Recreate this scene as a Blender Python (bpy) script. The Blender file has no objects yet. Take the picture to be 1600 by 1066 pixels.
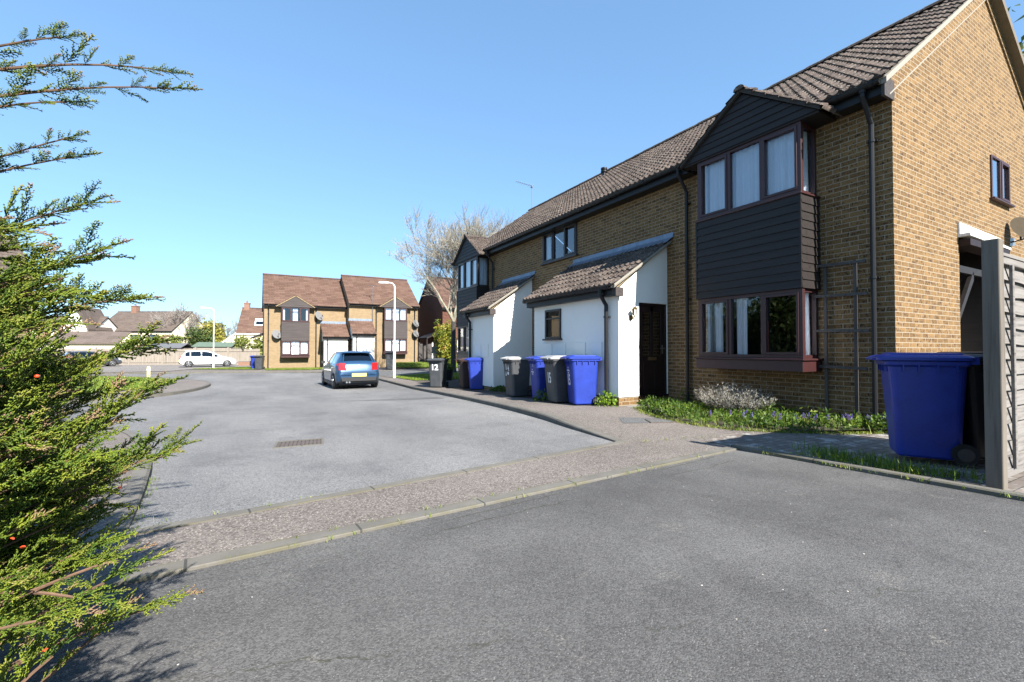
import bpy, bmesh, math, random
import numpy as np
from mathutils import Vector, Matrix, noise as mnoise
from mathutils.geometry import tessellate_polygon
random.seed(7)
S = bpy.context.scene
COL = S.collection
R = math.radians
SUN_EL, SUN_DX = 37.5, 0.10          # sun elevation; light heads towards (-SUN_DX, 1)

# ------------------------------------------------------------------ helpers
def link(o, parent=None):
    COL.objects.link(o)
    if parent is not None:
        o.parent = parent
    return o

def tag(o, label=None, cat=None, group=None, kind=None):
    if label: o['label'] = label
    if cat: o['category'] = cat
    if group: o['group'] = group
    if kind: o['kind'] = kind
    return o

def thing(name, label, cat, loc=(0, 0, 0), rz=0.0, group=None):
    o = bpy.data.objects.new(name, None)
    o.empty_display_size = 0.2
    link(o)
    o.location = loc
    o.rotation_euler = (0, 0, rz)
    return tag(o, label, cat, group)

def copy_tree(o, parent=None):
    c = o.copy()
    COL.objects.link(c)
    if parent is not None:
        c.parent = parent
    for ch in list(o.children):
        copy_tree(ch, c)
    return c

class MB:
    """collects faces, then links them as one mesh object"""
    def __init__(self, T=None):
        self.v, self.f, self.uv, self.sm = [], [], [], []
        self.T = T or (lambda a, b, c: (a, b, c))
    def face(self, pts, uv=None, smooth=False):
        n = len(self.v)
        self.v += [self.T(*p) for p in pts]
        self.f.append(list(range(n, n + len(pts))))
        self.uv.append(uv)
        self.sm.append(smooth)
    def box(self, x0, x1, y0, y1, z0, z1):
        a = [(x0, y0, z0), (x1, y0, z0), (x1, y1, z0), (x0, y1, z0),
             (x0, y0, z1), (x1, y0, z1), (x1, y1, z1), (x0, y1, z1)]
        for q in ((0, 3, 2, 1), (4, 5, 6, 7), (0, 1, 5, 4), (1, 2, 6, 5), (2, 3, 7, 6), (3, 0, 4, 7)):
            self.face([a[i] for i in q])
    def hexa(self, a):
        for q in ((0, 3, 2, 1), (4, 5, 6, 7), (0, 1, 5, 4), (1, 2, 6, 5), (2, 3, 7, 6), (3, 0, 4, 7)):
            self.face([a[i] for i in q])
    def prism(self, poly, d):
        """poly: 3d points, d: extrusion vector"""
        p = [Vector(q) for q in poly]; d = Vector(d)
        self.face([tuple(q) for q in p]); self.face([tuple(q + d) for q in reversed(p)])
        for i in range(len(p)):
            j = (i + 1) % len(p)
            self.face([tuple(p[i]), tuple(p[j]), tuple(p[j] + d), tuple(p[i] + d)])
    def loft(self, rings, closed=True, cap=True, smooth=True, uv=None):
        m = len(rings[0])
        for i in range(len(rings) - 1):
            for j in range(m if closed else m - 1):
                k = (j + 1) % m
                self.face([rings[i][j], rings[i][k], rings[i + 1][k], rings[i + 1][j]], None, smooth)
        if cap and closed:
            self.face(list(reversed(rings[0]))); self.face(list(rings[-1]))
    def tube(self, pts, rad, n=8, cap=True, smooth=True):
        pts = [Vector(p) for p in pts]
        if not isinstance(rad, (list, tuple)): rad = [rad] * len(pts)
        rings = []
        prev = None
        for i, p in enumerate(pts):
            if i == 0: d = pts[1] - p
            elif i == len(pts) - 1: d = p - pts[i - 1]
            else: d = (pts[i + 1] - p).normalized() + (p - pts[i - 1]).normalized()
            d.normalize()
            if prev is None:
                a = Vector((0, 0, 1)) if abs(d.z) < .9 else Vector((1, 0, 0))
            else:
                a = prev
            x = (a - d * a.dot(d)).normalized(); prev = x
            y = d.cross(x)
            rings.append([tuple(p + (x * math.cos(2 * math.pi * k / n) + y * math.sin(2 * math.pi * k / n)) * rad[i]) for k in range(n)])
        self.loft(rings, True, cap, smooth)
    def disc(self, c, axis, r, t, n=20, r2=None):
        c = Vector(c); ax = Vector(axis).normalized()
        r2 = r if r2 is None else r2
        self.tube([c - ax * t / 2, c + ax * t / 2], [r, r2], n, True, False)
    def build(self, name, m, parent=None, bevel=0, seg=1, weld=False, smooth=False, kind=None, loc=None):
        me = bpy.data.meshes.new(name)
        me.from_pydata(self.v, [], self.f)
        uvl = me.uv_layers.new(name='UVMap')
        co = me.vertices
        for p in me.polygons:
            g = self.uv[p.index]
            if g is None:
                nx, ny, nz = abs(p.normal.x), abs(p.normal.y), abs(p.normal.z)
                for li in p.loop_indices:
                    c = co[me.loops[li].vertex_index].co
                    if nz > .8: q = (c.x, c.y)
                    elif nx > ny: q = (c.y, c.z)
                    else: q = (c.x, c.z)
                    uvl.data[li].uv = q
            else:
                for li, q in zip(p.loop_indices, g):
                    uvl.data[li].uv = q
            p.use_smooth = smooth or self.sm[p.index]
        me.materials.append(m)
        o = bpy.data.objects.new(name, me)
        link(o, parent)
        if loc: o.location = loc
        if weld or bevel:
            bm = bmesh.new(); bm.from_mesh(me)
            bmesh.ops.remove_doubles(bm, verts=bm.verts, dist=1e-4)
            bmesh.ops.recalc_face_normals(bm, faces=bm.faces)
            bm.to_mesh(me); bm.free()
        if bevel:
            b = o.modifiers.new('Bevel', 'BEVEL'); b.width = bevel; b.segments = seg; b.limit_method = 'ANGLE'
            b.angle_limit = R(40)
        if kind: o['kind'] = kind
        return o

# ------------------------------------------------------------------ materials
class NT:
    def __init__(self, name):
        self.m = bpy.data.materials.new(name); self.m.use_nodes = True
        self.t = self.m.node_tree; self.t.nodes.clear()
        self.out = self.n('ShaderNodeOutputMaterial')
    def n(self, typ, **k):
        nd = self.t.nodes.new(typ)
        for a, b in k.items():
            if a.startswith('i_'):
                nd.inputs[a[2:].replace('_', ' ')].default_value = b
            else: setattr(nd, a, b)
        return nd
    def l(self, a, b): self.t.links.new(a, b)
    def ramp(self, fac, stops):
        r = self.n('ShaderNodeValToRGB')
        e = r.color_ramp.elements
        while len(e) < len(stops): e.new(.5)
        for el, (p, c) in zip(e, stops):
            el.position = p; el.color = (*c, 1) if len(c) == 3 else c
        self.l(fac, r.inputs[0]); return r.outputs[0]
    def mix(self, fac, a, b, mode='MIX'):
        m = self.n('ShaderNodeMix', data_type='RGBA', blend_type=mode)
        for s, v in ((m.inputs[0], fac), (m.inputs[6], a), (m.inputs[7], b)):
            if hasattr(v, 'links') or hasattr(v, 'is_linked'): self.l(v, s)
            elif isinstance(v, (int, float)): s.default_value = v
            else: s.default_value = (*v, 1) if len(v) == 3 else v
        return m.outputs[2]
    def math(self, op, a, b=None):
        m = self.n('ShaderNodeMath', operation=op)
        for s, v in ((m.inputs[0], a), (m.inputs[1], b)):
            if v is None: continue
            if isinstance(v, (int, float)): s.default_value = v
            else: self.l(v, s)
        return m.outputs[0]
    def coord(self, which='Object', scale=None):
        tc = self.n('ShaderNodeTexCoord').outputs[which]
        if scale is None: return tc
        mp = self.n('ShaderNodeMapping'); mp.inputs['Scale'].default_value = scale
        self.l(tc, mp.inputs[0]); return mp.outputs[0]
    def noise(self, vec, scale, detail=4, rough=.55):
        x = self.n('ShaderNodeTexNoise'); x.inputs['Scale'].default_value = scale
        x.inputs['Detail'].default_value = detail; x.inputs['Roughness'].default_value = rough
        self.l(vec, x.inputs['Vector']); return x.outputs['Fac']
    def bsdf(self, color, rough=.6, bump=None, bstr=.3, bdist=.01, metal=0, spec=.5, coat=0):
        p = self.n('ShaderNodeBsdfPrincipled')
        if isinstance(color, tuple): p.inputs['Base Color'].default_value = (*color, 1)
        else: self.l(color, p.inputs['Base Color'])
        if isinstance(rough, (int, float)): p.inputs['Roughness'].default_value = rough
        else: self.l(rough, p.inputs['Roughness'])
        p.inputs['Metallic'].default_value = metal
        p.inputs['Specular IOR Level'].default_value = spec
        p.inputs['Coat Weight'].default_value = coat
        if bump is not None:
            b = self.n('ShaderNodeBump'); b.inputs['Strength'].default_value = bstr; b.inputs['Distance'].default_value = bdist
            self.l(bump, b.inputs['Height']); self.l(b.outputs[0], p.inputs['Normal'])
        self.l(p.outputs[0], self.out.inputs[0])
        self.p = p
        return self.m

KEEP = ('render', 'white', 'lead', 'letter', 'curtain', 'plate', 'lens', 'ladyred', 'orange', 'pane')
def tone(name, *cs, k=.55):
    if any(q in name for q in KEEP): k = 1.0
    r = [tuple(x * k for x in c) for c in cs]
    return r[0] if len(r) == 1 else r
def plain(name, c, rough=.6, var=.25, scale=6, metal=0, spec=.5, coat=0, bump=0.0, k=.6):
    n = NT(name)
    c = tone(name, c, k=k)
    f = n.noise(n.coord(), scale, 5)
    f2 = n.noise(n.coord(), scale * 9, 3)
    f = n.math('ADD', n.math('MULTIPLY', f, .65), n.math('MULTIPLY', f2, .35))
    lo = tuple(x * (1 - var) for x in c); hi = tuple(min(1, x * (1 + var)) for x in c)
    col = n.ramp(f, [(.32, lo), (.68, hi)])
    return n.bsdf(col, rough, f2 if bump else None, bump, .004, metal, spec, coat)

def brick_mat(name, c1, c2, mortar, fleck=.6, fleckc=(.10, .06, .04)):
    n = NT(name)
    c1, c2, mortar, fleckc = tone(name, c1, c2, mortar, fleckc, k=.56)
    uv = n.n('ShaderNodeTexCoord').outputs['UV']
    b = n.n('ShaderNodeTexBrick')
    n.l(uv, b.inputs['Vector'])
    b.inputs['Scale'].default_value = 1
    b.inputs['Brick Width'].default_value = .225
    b.inputs['Row Height'].default_value = .075
    b.inputs['Mortar Size'].default_value = .0062
    b.inputs['Mortar Smooth'].default_value = .2
    b.inputs['Bias'].default_value = -.1
    b.inputs['Color1'].default_value = (*c1, 1); b.inputs['Color2'].default_value = (*c2, 1)
    b.inputs['Mortar'].default_value = (*mortar, 1)
    # vertical drag-face flecks, clustered brick by brick
    mp = n.n('ShaderNodeMapping'); mp.inputs['Scale'].default_value = (1, .42, 1); n.l(uv, mp.inputs[0])
    fl = n.noise(mp.outputs[0], 48, 3, .6)
    mp2 = n.n('ShaderNodeMapping'); mp2.inputs['Scale'].default_value = (1 / .225, 1 / .075, 1); n.l(uv, mp2.inputs[0])
    cl = n.noise(mp2.outputs[0], 1.1, 2)
    fl = n.math('ADD', fl, n.math('MULTIPLY', n.math('SUBTRACT', cl, .5), .55))
    fl = n.ramp(fl, [(.52, (0, 0, 0)), (.66, (1, 1, 1))])
    nm = n.math('SUBTRACT', 1.0, b.outputs['Fac'])
    fac = n.math('MULTIPLY', n.math('MULTIPLY', fl, nm), fleck)
    col = n.mix(fac, b.outputs['Color'], fleckc)
    big = n.noise(uv, 1.3, 5)
    col = n.mix(n.math('MULTIPLY', big, .5), col, n.mix(1.0, col, (.74, .70, .66), 'MULTIPLY'))
    grit = n.noise(uv, 160, 2)
    h = n.math('ADD', n.math('MULTIPLY', nm, 1.0), n.math('MULTIPLY', grit, .35))
    return n.bsdf(col, .9, h, .55, .006, 0, .2)

def tile_mat(name, c1, c2, lichen=(.44, .42, .37), amount=.63):
    n = NT(name)
    c1, c2, lichen = tone(name, c1, c2, lichen, k=.5)
    uv = n.n('ShaderNodeTexCoord').outputs['UV']
    fl = n.n('ShaderNodeVectorMath', operation='FLOOR'); n.l(uv, fl.inputs[0])
    wn = n.n('ShaderNodeTexWhiteNoise', noise_dimensions='2D'); n.l(fl.outputs[0], wn.inputs['Vector'])
    ob = n.coord()
    a = n.noise(ob, 1.4, 5, .6)
    col = n.mix(wn.outputs['Value'], c1, c2)
    col = n.mix(n.math('MULTIPLY', a, .7), col, n.mix(1.0, col, (.55, .53, .52), 'MULTIPLY'))
    sp = n.noise(ob, 26, 5, .7)
    col = n.mix(n.math('MULTIPLY', n.ramp(sp, [(amount - .06, (0, 0, 0)), (amount + .05, (1, 1, 1))]), .75), col, lichen)
    sp2 = n.noise(ob, 9, 4, .7)
    col = n.mix(n.math('MULTIPLY', n.ramp(sp2, [(.58, (0, 0, 0)), (.72, (1, 1, 1))]), .5), col, tuple(x * .35 for x in c1))
    return n.bsdf(col, .88, sp, .5, .008, 0, .25)

def asphalt_mat(name, c1, c2, stone=130, chip=(.5, .48, .44), chipamt=.16, big=.35, stretch=(1, 1, 1), vary=.55, cracks=()):
    n = NT(name)
    ob = n.coord()
    mp = n.n('ShaderNodeMapping'); mp.inputs['Scale'].default_value = stretch; n.l(ob, mp.inputs[0])
    f = n.noise(mp.outputs[0], big, 7, .62)
    col = n.ramp(f, [(.34, c1), (.66, c2)])
    mid = n.noise(ob, 5.5, 6, .7)
    col = n.mix(n.math('MULTIPLY', mid, .5), col, n.mix(1.0, col, (.72, .72, .73), 'MULTIPLY'))
    vo = n.n('ShaderNodeTexVoronoi'); vo.inputs['Scale'].default_value = stone; n.l(ob, vo.inputs['Vector'])
    sx = n.n('ShaderNodeSeparateColor'); n.l(vo.outputs['Color'], sx.inputs[0])
    k = n.ramp(sx.outputs[0], [(0, (1 - vary,) * 3), (1, (1 + vary * .7,) * 3)])
    col = n.mix(1.0, col, k, 'MULTIPLY')
    chipm = n.math('GREATER_THAN', sx.outputs[1], 1 - chipamt)
    chipm = n.math('MULTIPLY', chipm, n.math('LESS_THAN', vo.outputs['Distance'], .42))
    col = n.mix(n.math('MULTIPLY', chipm, .8), col, n.mix(sx.outputs[2], chip, tuple(x * .55 for x in chip)))
    for slope, off, wob in cracks:          # long wandering cracks with moss and grit in them
        sp = n.n('ShaderNodeSeparateXYZ'); n.l(ob, sp.inputs[0])
        d_ = n.math('SUBTRACT', sp.outputs[1], n.math('MULTIPLY', sp.outputs[0], slope))
        d_ = n.math('ADD', n.math('SUBTRACT', d_, off), n.math('MULTIPLY', n.math('SUBTRACT', n.noise(ob, 2.4, 5, .65), .5), wob))
        mk = n.ramp(n.math('ABSOLUTE', d_), [(.0, (1, 1, 1)), (.011, (0, 0, 0))])
        mk = n.math('MULTIPLY', mk, n.ramp(n.noise(ob, .8, 4, .6), [(.44, (0, 0, 0)), (.54, (1, 1, 1))]))
        col = n.mix(n.math('MULTIPLY', mk, .8), col, (.035, .035, .02))
    if cracks:                              # darker oily and paler worn patches
        pt_ = n.ramp(n.noise(ob, 1.1, 6, .68), [(.50, (1, 1, 1)), (.72, (.74, .74, .75))])
        col = n.mix(1.0, col, pt_, 'MULTIPLY')
        gr = n.math('MULTIPLY', n.ramp(n.noise(ob, 3.1, 5, .72), [(.60, (0, 0, 0)), (.70, (1, 1, 1))]), n.math('GREATER_THAN', n.noise(ob, 75, 2), .56))
        col = n.mix(n.math('MULTIPLY', gr, .5), col, (.24, .22, .19))
    # scattered single pale stones
    v2 = n.n('ShaderNodeTexVoronoi'); v2.inputs['Scale'].default_value = 17; n.l(ob, v2.inputs['Vector'])
    s2 = n.n('ShaderNodeSeparateColor'); n.l(v2.outputs['Color'], s2.inputs[0])
    pm = n.math('MULTIPLY', n.math('LESS_THAN', v2.outputs['Distance'], .075), n.math('GREATER_THAN', s2.outputs[0], .93))
    col = n.mix(pm, col, n.mix(s2.outputs[1], (.62, .60, .55), (.40, .30, .22)))
    return n.bsdf(col, .92, n.math('SUBTRACT', 1.0, vo.outputs['Distance']), .4, .005, 0, .25)

def wood_mat(name, c, dark, rough=.8, axis='Z', scale=1.0):
    n = NT(name)
    c, dark = tone(name, c, dark, k=.62)
    ob = n.coord('Object', {'Z': (22 * scale, 22 * scale, 1.2 * scale), 'X': (1.2 * scale, 22 * scale, 22 * scale), 'Y': (22 * scale, 1.2 * scale, 22 * scale)}[axis])
    f = n.noise(ob, 1.6, 6, .65)
    g = n.noise(n.coord(), 2.5, 4)
    col = n.ramp(f, [(.3, dark), (.5, c), (.75, tuple(min(1, x * 1.25) for x in c))])
    col = n.mix(n.math('MULTIPLY', g, .5), col, n.mix(1.0, col, (.6, .58, .56), 'MULTIPLY'))
    return n.bsdf(col, rough, f, .5, .004, 0, .3)

def leaf_mat(name, stops, rough=.55, trans=.25):
    """colour runs along the mesh's own per-leaf 'tint' attribute"""
    n = NT(name)
    a = n.n('ShaderNodeAttribute', attribute_name='tint')
    col = n.ramp(a.outputs['Fac'], stops)
    p = n.n('ShaderNodeBsdfPrincipled'); n.l(col, p.inputs['Base Color']); p.inputs['Roughness'].default_value = rough
    p.inputs['Specular IOR Level'].default_value = .3
    t = n.n('ShaderNodeBsdfTranslucent'); n.l(n.mix(1.0, col, (1.2, 1.25, .6), 'MULTIPLY'), t.inputs[0])
    mx = n.n('ShaderNodeMixShader'); mx.inputs[0].default_value = trans
    n.l(p.outputs[0], mx.inputs[1]); n.l(t.outputs[0], mx.inputs[2]); n.l(mx.outputs[0], n.out.inputs[0])
    return n.m

def glass_mat(name, tint=(1, 1, 1), boost=1.0):
    n = NT(name)
    fr = n.n('ShaderNodeFresnel'); fr.inputs[0].default_value = 1.52
    g = n.n('ShaderNodeBsdfGlossy'); g.inputs['Roughness'].default_value = .02
    g.inputs['Color'].default_value = (.95, .97, 1, 1)
    t = n.n('ShaderNodeBsdfTransparent'); t.inputs[0].default_value = (*tint, 1)
    mx = n.n('ShaderNodeMixShader')
    n.l(n.math('MINIMUM', n.math('MULTIPLY', fr.outputs[0], 2.0 * boost), 1.0), mx.inputs[0])
    n.l(t.outputs[0], mx.inputs[1]); n.l(g.outputs[0], mx.inputs[2]); n.l(mx.outputs[0], n.out.inputs[0])
    return n.m

def kerb_mat(name, c, mossy=.55):
    n = NT(name)
    uv = n.n('ShaderNodeTexCoord').outputs['UV']
    sx = n.n('ShaderNodeSeparateXYZ'); n.l(uv, sx.inputs[0])
    fr = n.math('FRACT', n.math('DIVIDE', sx.outputs[0], .915))
    j = n.math('LESS_THAN', fr, .016)
    ob = n.coord()
    f = n.noise(ob, 3, 6, .65); g = n.noise(ob, 90, 3)
    col = n.ramp(f, [(.3, tuple(x * .7 for x in c)), (.7, c)])
    col = n.mix(n.math('MULTIPLY', g, .6), col, n.mix(1.0, col, (.6, .59, .58), 'MULTIPLY'))
    ev = n.math('ABSOLUTE', n.math('SUBTRACT', n.math('MULTIPLY', n.math('SUBTRACT', sx.outputs[1], .2), 10), .5))
    ed = n.ramp(ev, [(.26, (0, 0, 0)), (.42, (1, 1, 1))])
    moss = n.math('MULTIPLY', n.math('MULTIPLY', n.ramp(n.noise(ob, 2.6, 6, .75), [(.42, (0, 0, 0)), (.56, (1, 1, 1))]), ed), mossy)
    col = n.mix(moss, col, (.088, .080, .022))
    col = n.mix(j, col, (.05, .05, .045))
    return n.bsdf(col, .92, g, .4, .004, 0, .2)

M = {}
M['brick'] = brick_mat('buff_brick', (.37, .225, .096), (.235, .138, .058), (.50, .425, .315), .94, (.055, .035, .028))
M['brick_far'] = brick_mat('pale_buff_brick', (.47, .335, .185), (.38, .265, .14), (.47, .41, .31), .35)
M['brick_red'] = brick_mat('red_brick', (.23, .085, .055), (.17, .06, .04), (.30, .22, .18), .4)
M['brick_pink'] = brick_mat('pinkish_brick', (.42, .22, .15), (.36, .18, .12), (.45, .38, .32), .3)
M['tile'] = tile_mat('brown_concrete_tile', (.080, .058, .049), (.205, .155, .128), (.5, .47, .41), .60)
M['tile_red'] = tile_mat('reddish_concrete_tile', (.20, .115, .085), (.30, .185, .14), (.5, .42, .34), .66)
M['tile_hazy'] = tile_mat('haze_paled_greybrown_tile', (.20, .155, .13), (.27, .21, .18))  # distance haze painted in as a paler tile colour
def render_mat():
    n = NT('white_render')
    f = n.noise(n.coord('Object', (7, 7, .55)), 1.5, 6, .7)
    g = n.noise(n.coord(), 1.7, 6, .7); h_ = n.noise(n.coord(), 55, 3)
    col = n.ramp(g, [(.30, (.75, .728, .672)), (.6, (.78, .758, .705))])
    col = n.mix(n.math('MULTIPLY', n.ramp(g, [(.5, (0, 0, 0)), (.75, (1, 1, 1))]), .35), col, (.60, .59, .52))
    return n.bsdf(col, .88, h_, .35, .004, 0, .2)
M['render'] = render_mat()
M['render_plain'] = plain('flat_white_render', (.78, .755, .70), .85, .07, 2.2, bump=.2)
M['render_cream'] = plain('cream_render', (.66, .58, .45), .85, .06, 3)
M['clad'] = wood_mat('black_stained_boards', (.030, .023, .021), (.014, .011, .010), .55, 'X', .6)
M['clad_grey'] = wood_mat('weathered_dark_boards', (.085, .07, .068), (.05, .042, .04), .7, 'X', .6)
M['maroon'] = plain('maroon_painted_wood', (.058, .016, .016), .45, .2, 8)
M['darkframe'] = plain('dark_brown_frame', (.028, .018, .017), .4, .2, 8)
M['black'] = plain('black_plastic', (.017, .018, .02), .4, .2, 4, spec=.25)
M['greypipe'] = plain('black_downpipe_plastic', (.024, .025, .028), .4, .2, 4, spec=.25)
M['lead'] = plain('lead_flashing', (.16, .20, .26), .45, .3, 5, metal=.3)
M['leadwhite'] = plain('oxidised_lead', (.62, .64, .63), .6, .2, 9)
M['fillet'] = plain('buff_cement_verge', (.52, .40, .22), .9, .12, 14)
M['mortar'] = plain('pale_cement', (.38, .35, .295), .9, .12, 30, bump=.3)
M['curtain'] = plain('white_net_curtain', (.74, .78, .84), .9, .04, 4)
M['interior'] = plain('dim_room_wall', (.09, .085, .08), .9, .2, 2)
M['glass'] = glass_mat('window_glass')
M['glass_up'] = glass_mat('upper_window_glass', (.85, .9, .95), 1.25)
M['door'] = wood_mat('dark_brown_door', (.032, .014, .011), (.018, .008, .006), .5, 'Z', .5)
M['brass'] = plain('dull_brass', (.35, .25, .12), .35, .2, 9, metal=.8)
M['steel'] = plain('brushed_steel', (.55, .55, .55), .3, .1, 20, metal=.9)
M['oldwood'] = wood_mat('grey_weathered_wood', (.12, .11, .105), (.06, .054, .052), .85, 'Z', .7)
M['oldwoodx'] = wood_mat('grey_weathered_slats', (.13, .12, .115), (.06, .056, .053), .85, 'X', .7)
M['panelwood'] = wood_mat('grey_fence_panel_wood', (.175, .163, .152), (.075, .068, .064), .9, 'X', .9)
M['postwood'] = wood_mat('pale_timber_post', (.235, .205, .17), (.13, .11, .09), .85, 'Z', .6)
M['fencefar'] = wood_mat('pale_fence_boards', (.44, .385, .32), (.28, .24, .20), .9, 'Z', .35)
M['bin_blue'] = plain('blue_plastic', (.018, .052, .42), .45, .22, 5)
M['bin_grey'] = plain('dark_grey_plastic', (.075, .08, .087), .5, .3, 5)
M['bin_brown'] = plain('brown_plastic', (.06, .032, .026), .45, .12, 3)
M['bin_black'] = plain('black_bin_plastic', (.02, .02, .023), .45, .12, 3)
M['lid_sky_sheen'] = plain('grey_lid_painted_sky_sheen', (.50, .50, .50), .4, .08, 3)  # pale tone paints the sky's reflection onto dark grey lids
M['white'] = plain('white_paint', (.80, .80, .77), .5, .05, 6)
M['ink'] = plain('white_lettering', (.82, .82, .82), .6, .06, 40)
M['cream'] = plain('cream_paint', (.70, .62, .34), .6, .12, 12)
M['rubber'] = plain('tyre_rubber', (.02, .02, .021), .8, .2, 20)
M['alloy'] = plain('silver_alloy', (.50, .51, .53), .3, .08, 10, metal=.7)
M['carblue'] = plain('metallic_blue_paint', (.026, .090, .205), .3, .04, 2, metal=.35, coat=.9)
M['carwhite'] = plain('white_car_paint', (.80, .81, .82), .25, .02, 2, coat=.9)
M['cardark'] = plain('dark_silver_paint', (.16, .17, .19), .3, .04, 2, metal=.6, coat=.8)
M['carglass'] = glass_mat('tinted_car_glass', (.045, .055, .06), 1.1)
M['taillight'] = plain('red_lens', (.30, .008, .010), .2, .1, 20, coat=.8)
M['headlight'] = plain('clear_lens', (.6, .62, .65), .12, .1, 20, coat=.8)
M['plate'] = plain('yellow_plate', (.78, .62, .16), .45, .06, 30)
M['carplastic'] = plain('dark_car_plastic', (.028, .029, .031), .5, .1, 10)
M['lampwhite'] = plain('white_column_paint', (.82, .82, .80), .45, .04, 6)
M['terracotta'] = plain('terracotta_pot', (.36, .15, .08), .8, .2, 6)
M['felt_grey'] = plain('grey_roof_felt', (.17, .175, .185), .8, .2, 4)
M['felt_green'] = plain('green_roof_felt', (.15, .21, .155), .8, .2, 4)
M['dish'] = plain('brown_grey_dish', (.10, .08, .055), .85, .12, 12, spec=.05)
M['dishpale'] = plain('pale_grey_dish', (.24, .24, .24), .8, .1, 8, spec=.1)
M['bark'] = plain('grey_bark', (.20, .18, .145), .95, .45, 7, bump=.6)
M['barklight'] = plain('pale_green_bark', (.47, .44, .33), .95, .32, 9, bump=.5)
M['bark_dark_shade'] = plain('dark_bark_with_painted_shade', (.065, .058, .052), .95, .4, 7, bump=.7)  # terrace shade painted into the bare tree's trunk; palm's own dark bark
M['twig'] = plain('pale_brown_twigs', (.37, .33, .26), .95, .25, 5)
M['twiggrey'] = plain('greyish_far_twigs', (.36, .32, .29), .95, .2, 5)
M['soil'] = plain('dark_soil', (.075, .058, .042), .95, .45, 18, bump=.7)
M['iron'] = plain('rusty_drain_iron', (.135, .105, .09), .75, .35, 30, bump=.3)
M['slab'] = plain('grey_paving_slab', (.30, .29, .27), .9, .2, 12, bump=.3)
M['log'] = wood_mat('dark_log_edging', (.05, .042, .036), (.02, .017, .015), .9, 'Z', 1)
M['ladyred'] = plain('glossy_orange_red', (.62, .06, .012), .2, .1, 200, coat=.6)

M['drive'] = asphalt_mat('dark_drive_asphalt', (.069, .067, .066), (.125, .122, .118), 150, (.22, .21, .20), .06, .45, (1, 1, 1), .42, ((.081, 2.70, .22), (.10, 2.84, .10), (-.35, 1.9, .5)))
M['road'] = asphalt_mat('worn_grey_asphalt', (.128, .127, .128), (.205, .201, .197), 120, (.34, .33, .32), .10, .32, (1.6, .55, 1), .45, ((-1.6, 11.5, 1.2), (-.25, 8.2, .6)))
M['pave'] = asphalt_mat('brown_chipping_footway', (.125, .108, .096), (.175, .152, .136), 84, (.38, .34, .30), .24, .6, (1, 1, 1), .46)
M['patch'] = asphalt_mat('grey_patch_asphalt', (.095, .095, .096), (.13, .13, .129), 120, (.4, .39, .37), .08, .8)
M['court'] = asphalt_mat('pale_beige_tarmac', (.18, .162, .148), (.22, .20, .183), 60, (.3, .28, .25), .12, .3)
M['kerb'] = kerb_mat('concrete_kerb', (.165, .155, .138), .12)
M['edging'] = kerb_mat('mossy_concrete_edging', (.165, .155, .138), .38)

def paver_mat():
    n = NT('lichened_block_paving')
    ob = n.coord()
    b = n.n('ShaderNodeTexBrick'); n.l(ob, b.inputs['Vector'])
    b.inputs['Scale'].default_value = 1; b.inputs['Brick Width'].default_value = .2; b.inputs['Row Height'].default_value = .1
    b.inputs['Mortar Size'].default_value = .005
    b.inputs['Color1'].default_value = (.15, .125, .11, 1); b.inputs['Color2'].default_value = (.20, .17, .15, 1)
    b.inputs['Mortar'].default_value = (.05, .045, .035, 1)
    f = n.noise(ob, 5, 6, .75)
    col = n.mix(n.math('MULTIPLY', n.ramp(f, [(.52, (0, 0, 0)), (.64, (1, 1, 1))]), .75), b.outputs['Color'], (.46, .45, .42))
    g = n.noise(ob, 60, 3)
    col = n.mix(n.math('MULTIPLY', g, .5), col, n.mix(1.0, col, (.6, .6, .6), 'MULTIPLY'))
    return n.bsdf(col, .92, b.outputs['Fac'], -.5, .005, 0, .2)
M['paver'] = paver_mat()

def grass_sheet_mat(name, c1, c2, c3):
    n = NT(name)
    ob = n.coord()
    f = n.noise(ob, 1.2, 6, .7); g = n.noise(ob, 38, 4, .7)
    col = n.ramp(f, [(.3, c1), (.55, c2), (.75, c3)])
    col = n.mix(n.math('MULTIPLY', g, .8), col, n.mix(1.0, col, (.5, .52, .45), 'MULTIPLY'))
    return n.bsdf(col, .95, g, 1.0, .03, 0, .15)
M['lawn'] = grass_sheet_mat('spring_lawn', (.075, .115, .018), (.115, .165, .024), (.17, .185, .042))
M['ground'] = grass_sheet_mat('rough_grass_ground', (.10, .12, .03), (.15, .16, .045), (.2, .18, .07))
M['blade'] = leaf_mat('grass_blades', [(0, (.055, .11, .012)), (.6, (.14, .21, .022)), (1, (.30, .29, .08))], .5, .3)
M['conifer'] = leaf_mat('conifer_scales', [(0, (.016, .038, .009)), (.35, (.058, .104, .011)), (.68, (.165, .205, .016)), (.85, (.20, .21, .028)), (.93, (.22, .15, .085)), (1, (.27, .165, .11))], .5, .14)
M['coniferwood'] = plain('reddish_conifer_twig', (.20, .115, .07), .9, .3, 20)
M['bedleaf'] = leaf_mat('bed_leaves', [(0, (.035, .075, .010)), (.6, (.095, .155, .018)), (1, (.20, .235, .04))], .5, .3)
M['purple'] = plain('purple_blue_petals', (.09, .065, .30), .6, .3, 60)
M['lavender'] = leaf_mat('silver_stems', [(0, (.13, .12, .10)), (.5, (.28, .265, .24)), (1, (.42, .40, .37))], .8, .2)
M['ivy'] = leaf_mat('bright_leaves', [(0, (.07, .15, .012)), (1, (.24, .34, .035))], .45, .3)
M['shrub'] = leaf_mat('mixed_shrub_leaves', [(0, (.045, .075, .012)), (.5, (.16, .19, .025)), (.78, (.30, .28, .04)), (1, (.38, .13, .05))], .5, .25)
M['darkleaf'] = leaf_mat('dark_evergreen_leaves', [(0, (.022, .04, .012)), (.7, (.06, .09, .022)), (1, (.12, .15, .035))], .55, .2)
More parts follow.
